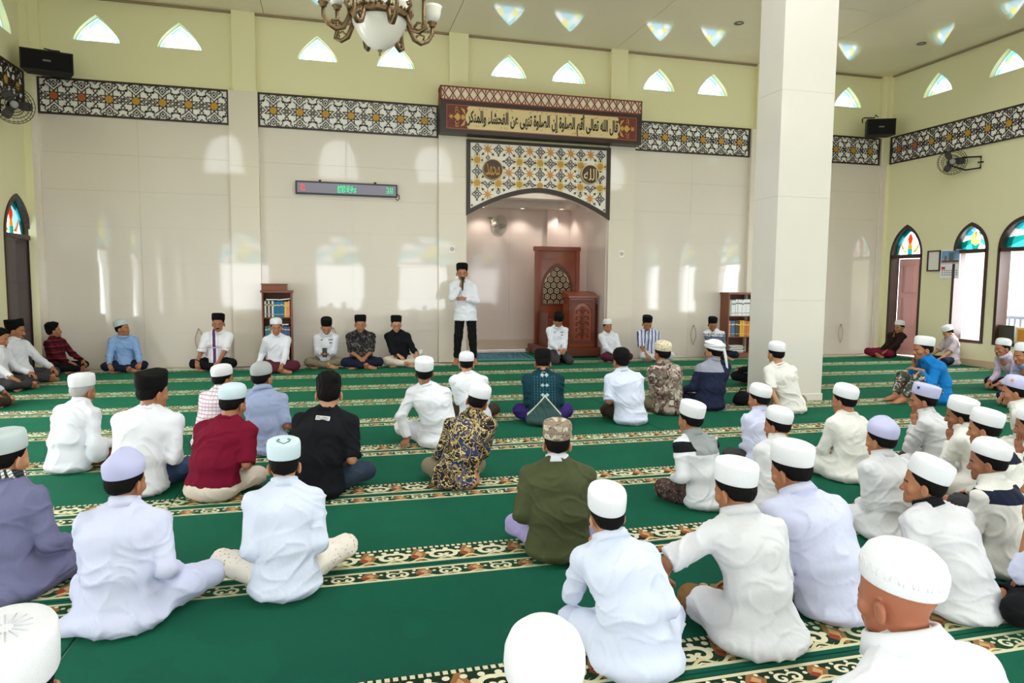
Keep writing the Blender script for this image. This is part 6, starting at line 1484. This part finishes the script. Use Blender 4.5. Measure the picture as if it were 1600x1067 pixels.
A = cap_xf(badge_boy[1], badge_boy[2]); mb = MB(); c0 = np.array([-.072, .062, .058])
fr = frame(c0*np.array([1.02, 1.02, 1]), (0, 0, 1), (-.75, .65, 0.05)); mb.prism([(-.011, .010), (-.004, .013), (0, .010), (.004, .013), (.011, .010), (.009, -.004), (0, -.014), (-.009, -.004)], -.003, .003, 'z'); on_part(badge_boy, 'badge', mb, A @ fr, mat('badge_dark', (34, 40, 60), .5), kid(badge_boy, 'cap'))
A = cap_xf(star_boy[1], star_boy[2]); fr = frame(np.array([-.080, .048, .056])*np.array([1.03, 1.03, 1]), (0, 0, 1), (-.85, .5, 0.05)); mb = MB(); mb.prism(star(0, 0, .016, .007, 5, math.pi/2), -.003, .003, 'z'); on_part(star_boy, 'star_badge', mb, A @ fr, mat('badge_orange', (232, 150, 40), .5), kid(star_boy, 'cap'))
# turban tail and wound band
A = cap_xf(turban[1], turban[2]); mb = MB(); V = []; F = []
path = [(0.01, -.108, .03), (.02, -.130, -.03), (.03, -.150, -.11), (.045, -.165, -.19), (.06, -.178, -.26), (.075, -.185, -.31)]
for i, (x, y, z) in enumerate(path):
    w = .026*(1-.10*i)
    for d in (.004, -.004):
        V += [(x-w, y+d, z), (x, y+d-.006, z), (x+w, y+d, z)]
for i in range(len(path)-1):
    o = 6*i
    F += [(o, o+1, o+7, o+6), (o+1, o+2, o+8, o+7), (o+4, o+3, o+9, o+10), (o+5, o+4, o+10, o+11), (o+3, o, o+6, o+9), (o+2, o+5, o+11, o+8)]
on_part(turban, 'turban_tail', MB().add(V, F, True), A, CAPW)
mb = MB()
for k, (z, r, t) in enumerate(((.012, .102, .10), (.034, .104, -.08), (.058, .100, .06))):
    mb.tube([(r*.92*math.cos(a), r*1.12*math.sin(a), z+t*.12*math.sin(a)) for a in np.linspace(0, 2*math.pi, 29)[:-1]], .013, 6, True)
on_part(turban, 'turban_wrap', mb, A, CAPW)
# printed label on the black t-shirt
tee = [p for p in PEOPLE if 'black t-shirt' in p[0]['label']][0]
J = tee[2]; C7 = J['spine'][3]; dn = J['spine'][2]-C7; dn /= np.linalg.norm(dn); back = np.cross(dn, (1, 0, 0)); back = back if back[1] < 0 else -back
dg = bpy.context.evaluated_depsgraph_get()
sh = kid(tee, 'shirt'); so = (C7+dn*.075+np.array([.015, 0, 0]))*tee[1]['s_']
okh, hp_, hn_, _ = sh.ray_cast(Vector(so+back*.4), Vector(-back))
if okh:
    Mx = frame(np.array(hp_)/tee[1]['s_']+np.array(hn_)*.002, -dn, hn_); mb = MB(); mb.box((-.052, -.016, -.006), (.052, .016, .003)); on_part(tee, 'printed_label', mb, Mx, mat('label_white', (232, 232, 232), .7))
    mb = MB(); r5 = random.Random(2)
    for j in (.006, -.006):
        for i in range(9): mb.box((-.046+i*.0104, j-.0035, .003), (-.046+i*.0104+.0045+.003*r5.random(), j+.0035, .0042))
    o = on_part(tee, 'label_lettering', mb, Mx, BLK2); o['kind'] = 'stuff'
# name tags on the two uniform shirts
for who in ('looking down at his phone', 'kneeling with bowed head'):
    q = [p for p in PEOPLE if who in p[0]['label']][0]; J = q[2]; sh = kid(q, 'shirt'); ch_ = J['spine'][2]+(J['spine'][3]-J['spine'][2])*.35; s_ = q[1]['s_']
    for x, dz, w in ((-.08, .0, .04), (.075, .0, .016), (-.08, -.055, .026)):
        okh, hp_, hn_, _ = sh.ray_cast(Vector((ch_+np.array([x, .5, dz]))*s_), Vector((0, -1, 0)))
        if okh: mb = MB(); mb.box((-w, -.008, -.004), (w, .008, .003)); on_part(q, 'name_tag', mb, frame(np.array(hp_)/s_+np.array(hn_)*.002, (0, 0, 1), hn_), mat('tag_dark', (52, 52, 60), .5))
# necklace of the boy in profile, embossed rows on the older man's cap, radial stitching on the corner cap
q = [p for p in PEOPLE if 'dark necklace' in p[0]['label']][0]; J = q[2]; ax_ = J['NK']-J['spine'][3]; fr = frame(J['spine'][3]+ax_*.80, np.cross(ax_, (1, 0, 0)), ax_); mb = MB()
for i in range(34):
    a = 2*math.pi*i/34; mb.lathe([(.001, -.006), (.0062, 0), (.001, .006)], 6, (.082*math.cos(a), .082*math.sin(a), .006*math.sin(a)))
on_part(q, 'bead_necklace', mb, fr, mat('bead_black', (26, 24, 26), .4))['kind'] = 'stuff'
q = [p for p in PEOPLE if 'embossed white cap' in p[0]['label']][0]; A = cap_xf(q[1], q[2]); mb = MB()
for i in range(20):
    a = 2*math.pi*i/20; P = []
    for t in np.linspace(0, math.pi, 7): da = .11*math.cos(t); r = .0968-.002*math.sin(t); P.append((r*.90*math.cos(a+da), r*1.10*math.sin(a+da), .030+.022*math.sin(t)))
    mb.tube(P, .0026, 5)
on_part(q, 'embossed_arches', mb, A, CAPW, kid(q, 'cap'))['kind'] = 'stuff'
A = cap_xf(big_left[1], big_left[2]); mb = MB()
for i in range(14):
    a = 2*math.pi*i/14; mb.tube([(.014*math.cos(a), .016*math.sin(a), .0985), (.046*math.cos(a), .052*math.sin(a), .0983)], .0016, 4)
on_part(big_left, 'radial_stitching', mb, A, mat('stitch_grey', (196, 196, 204), .9), kid(big_left, 'cap'))['kind'] = 'stuff'

# microphone, phone, cup
def world_frame(P, o, y, z): return frame(wpt(P, o), wdir(P, y), wdir(P, z))
J = speaker_man[2]; mo = J['wr' + 'R']+np.array([-.035, .075, .045]); mdir = np.array([-.05, -.42, 1.0]); mdir /= np.linalg.norm(mdir)
mc_ = thing('microphone', 'black handheld microphone held to the mouth of the standing speaker', 'microphone', tuple(wpt(speaker_man, mo))); ww = wdir(speaker_man, mdir)
qr = Vector(ww).to_track_quat('Z', 'Y').to_matrix().to_4x4()
mb = MB(); mb.lathe([(.010, -.12), (.013, -.10), (.017, .05), (.019, .055)], 14); me = mb.mesh('handle'); me.transform(qr); link_mesh('handle', me, m_plastic, mc_)
mb = MB(); mb.lathe([(.019, .055), (.026, .065), (.028, .085), (.022, .105), (.001, .112)], 14); me = mb.mesh('mesh_head'); me.transform(qr); link_mesh('mesh_head', me, mat('mic_mesh', (40, 40, 42), .5, metal=.5, bump=(500, .5)), mc_)
Jp = phone_man[2]; pc = (Jp['wrL']+Jp['wrR'])/2+np.array([0, .10, .03])
ph = thing('smartphone', 'black smartphone held in both hands by the man looking down', 'phone', tuple(wpt(phone_man, pc))); mb = MB(); mb.box((-.038, -.006, -.078), (.038, .006, .078), .003); me = mb.mesh('case'); Mw = np.array(world_frame(phone_man, (0, 0, 0), (0, 1, .35), (0, -.35, 1))); Mw[:3, 3] = 0; me.transform(Matrix(Mw.tolist())); link_mesh('case', me, m_plastic, ph)
mb = MB(); mb.box((-.034, -.0075, -.07), (.034, -.0055, .07)); me = mb.mesh('screen'); me.transform(Matrix(Mw.tolist())); link_mesh('screen', me, mat('phone_screen', (60, 66, 78), .1), ph)
Jc = cup_man[2]; cc = Jc['wrL']+np.array([-.05, .09, .03])
cu_ = thing('plastic_cup', 'small clear plastic water cup in the hand of the black-shirted man', 'cup', tuple(wpt(cup_man, cc))); mb = MB(); mb.lathe([(.026, -.045), (.034, .045), (.032, .045), (.024, -.042)], 16); mb.build('cup_wall', mat('cup_clear', (226, 230, 232), .15), cu_); mb = MB(); mb.lathe([(.034, .045), (.036, .047), (.001, .048)], 16); mb.build('seal', m_white, cu_)

# small bag by the column
bgp = fl(1164, 634); bag = thing('bag', 'small black bag lying beside the base of the white column', 'bag', (bgp[0], bgp[1]+.06, .0), R(20)); m_bag = cloth('bag_black', (16, 16, 18))
V, Q = field_mesh([ell((0, 0, .085), (.13, .08, .085), .03), ell((0, 0, .05), (.14, .09, .05), .03)], .012, .003); link_mesh('bag_body', vf_mesh('bag_body', V, Q), m_bag, bag)
mb = MB(); mb.tube([(-.07, 0, .15), (-.05, -.01, .20), (.05, -.01, .20), (.07, 0, .15)], .008, 6); mb.build('strap', m_bag, bag)
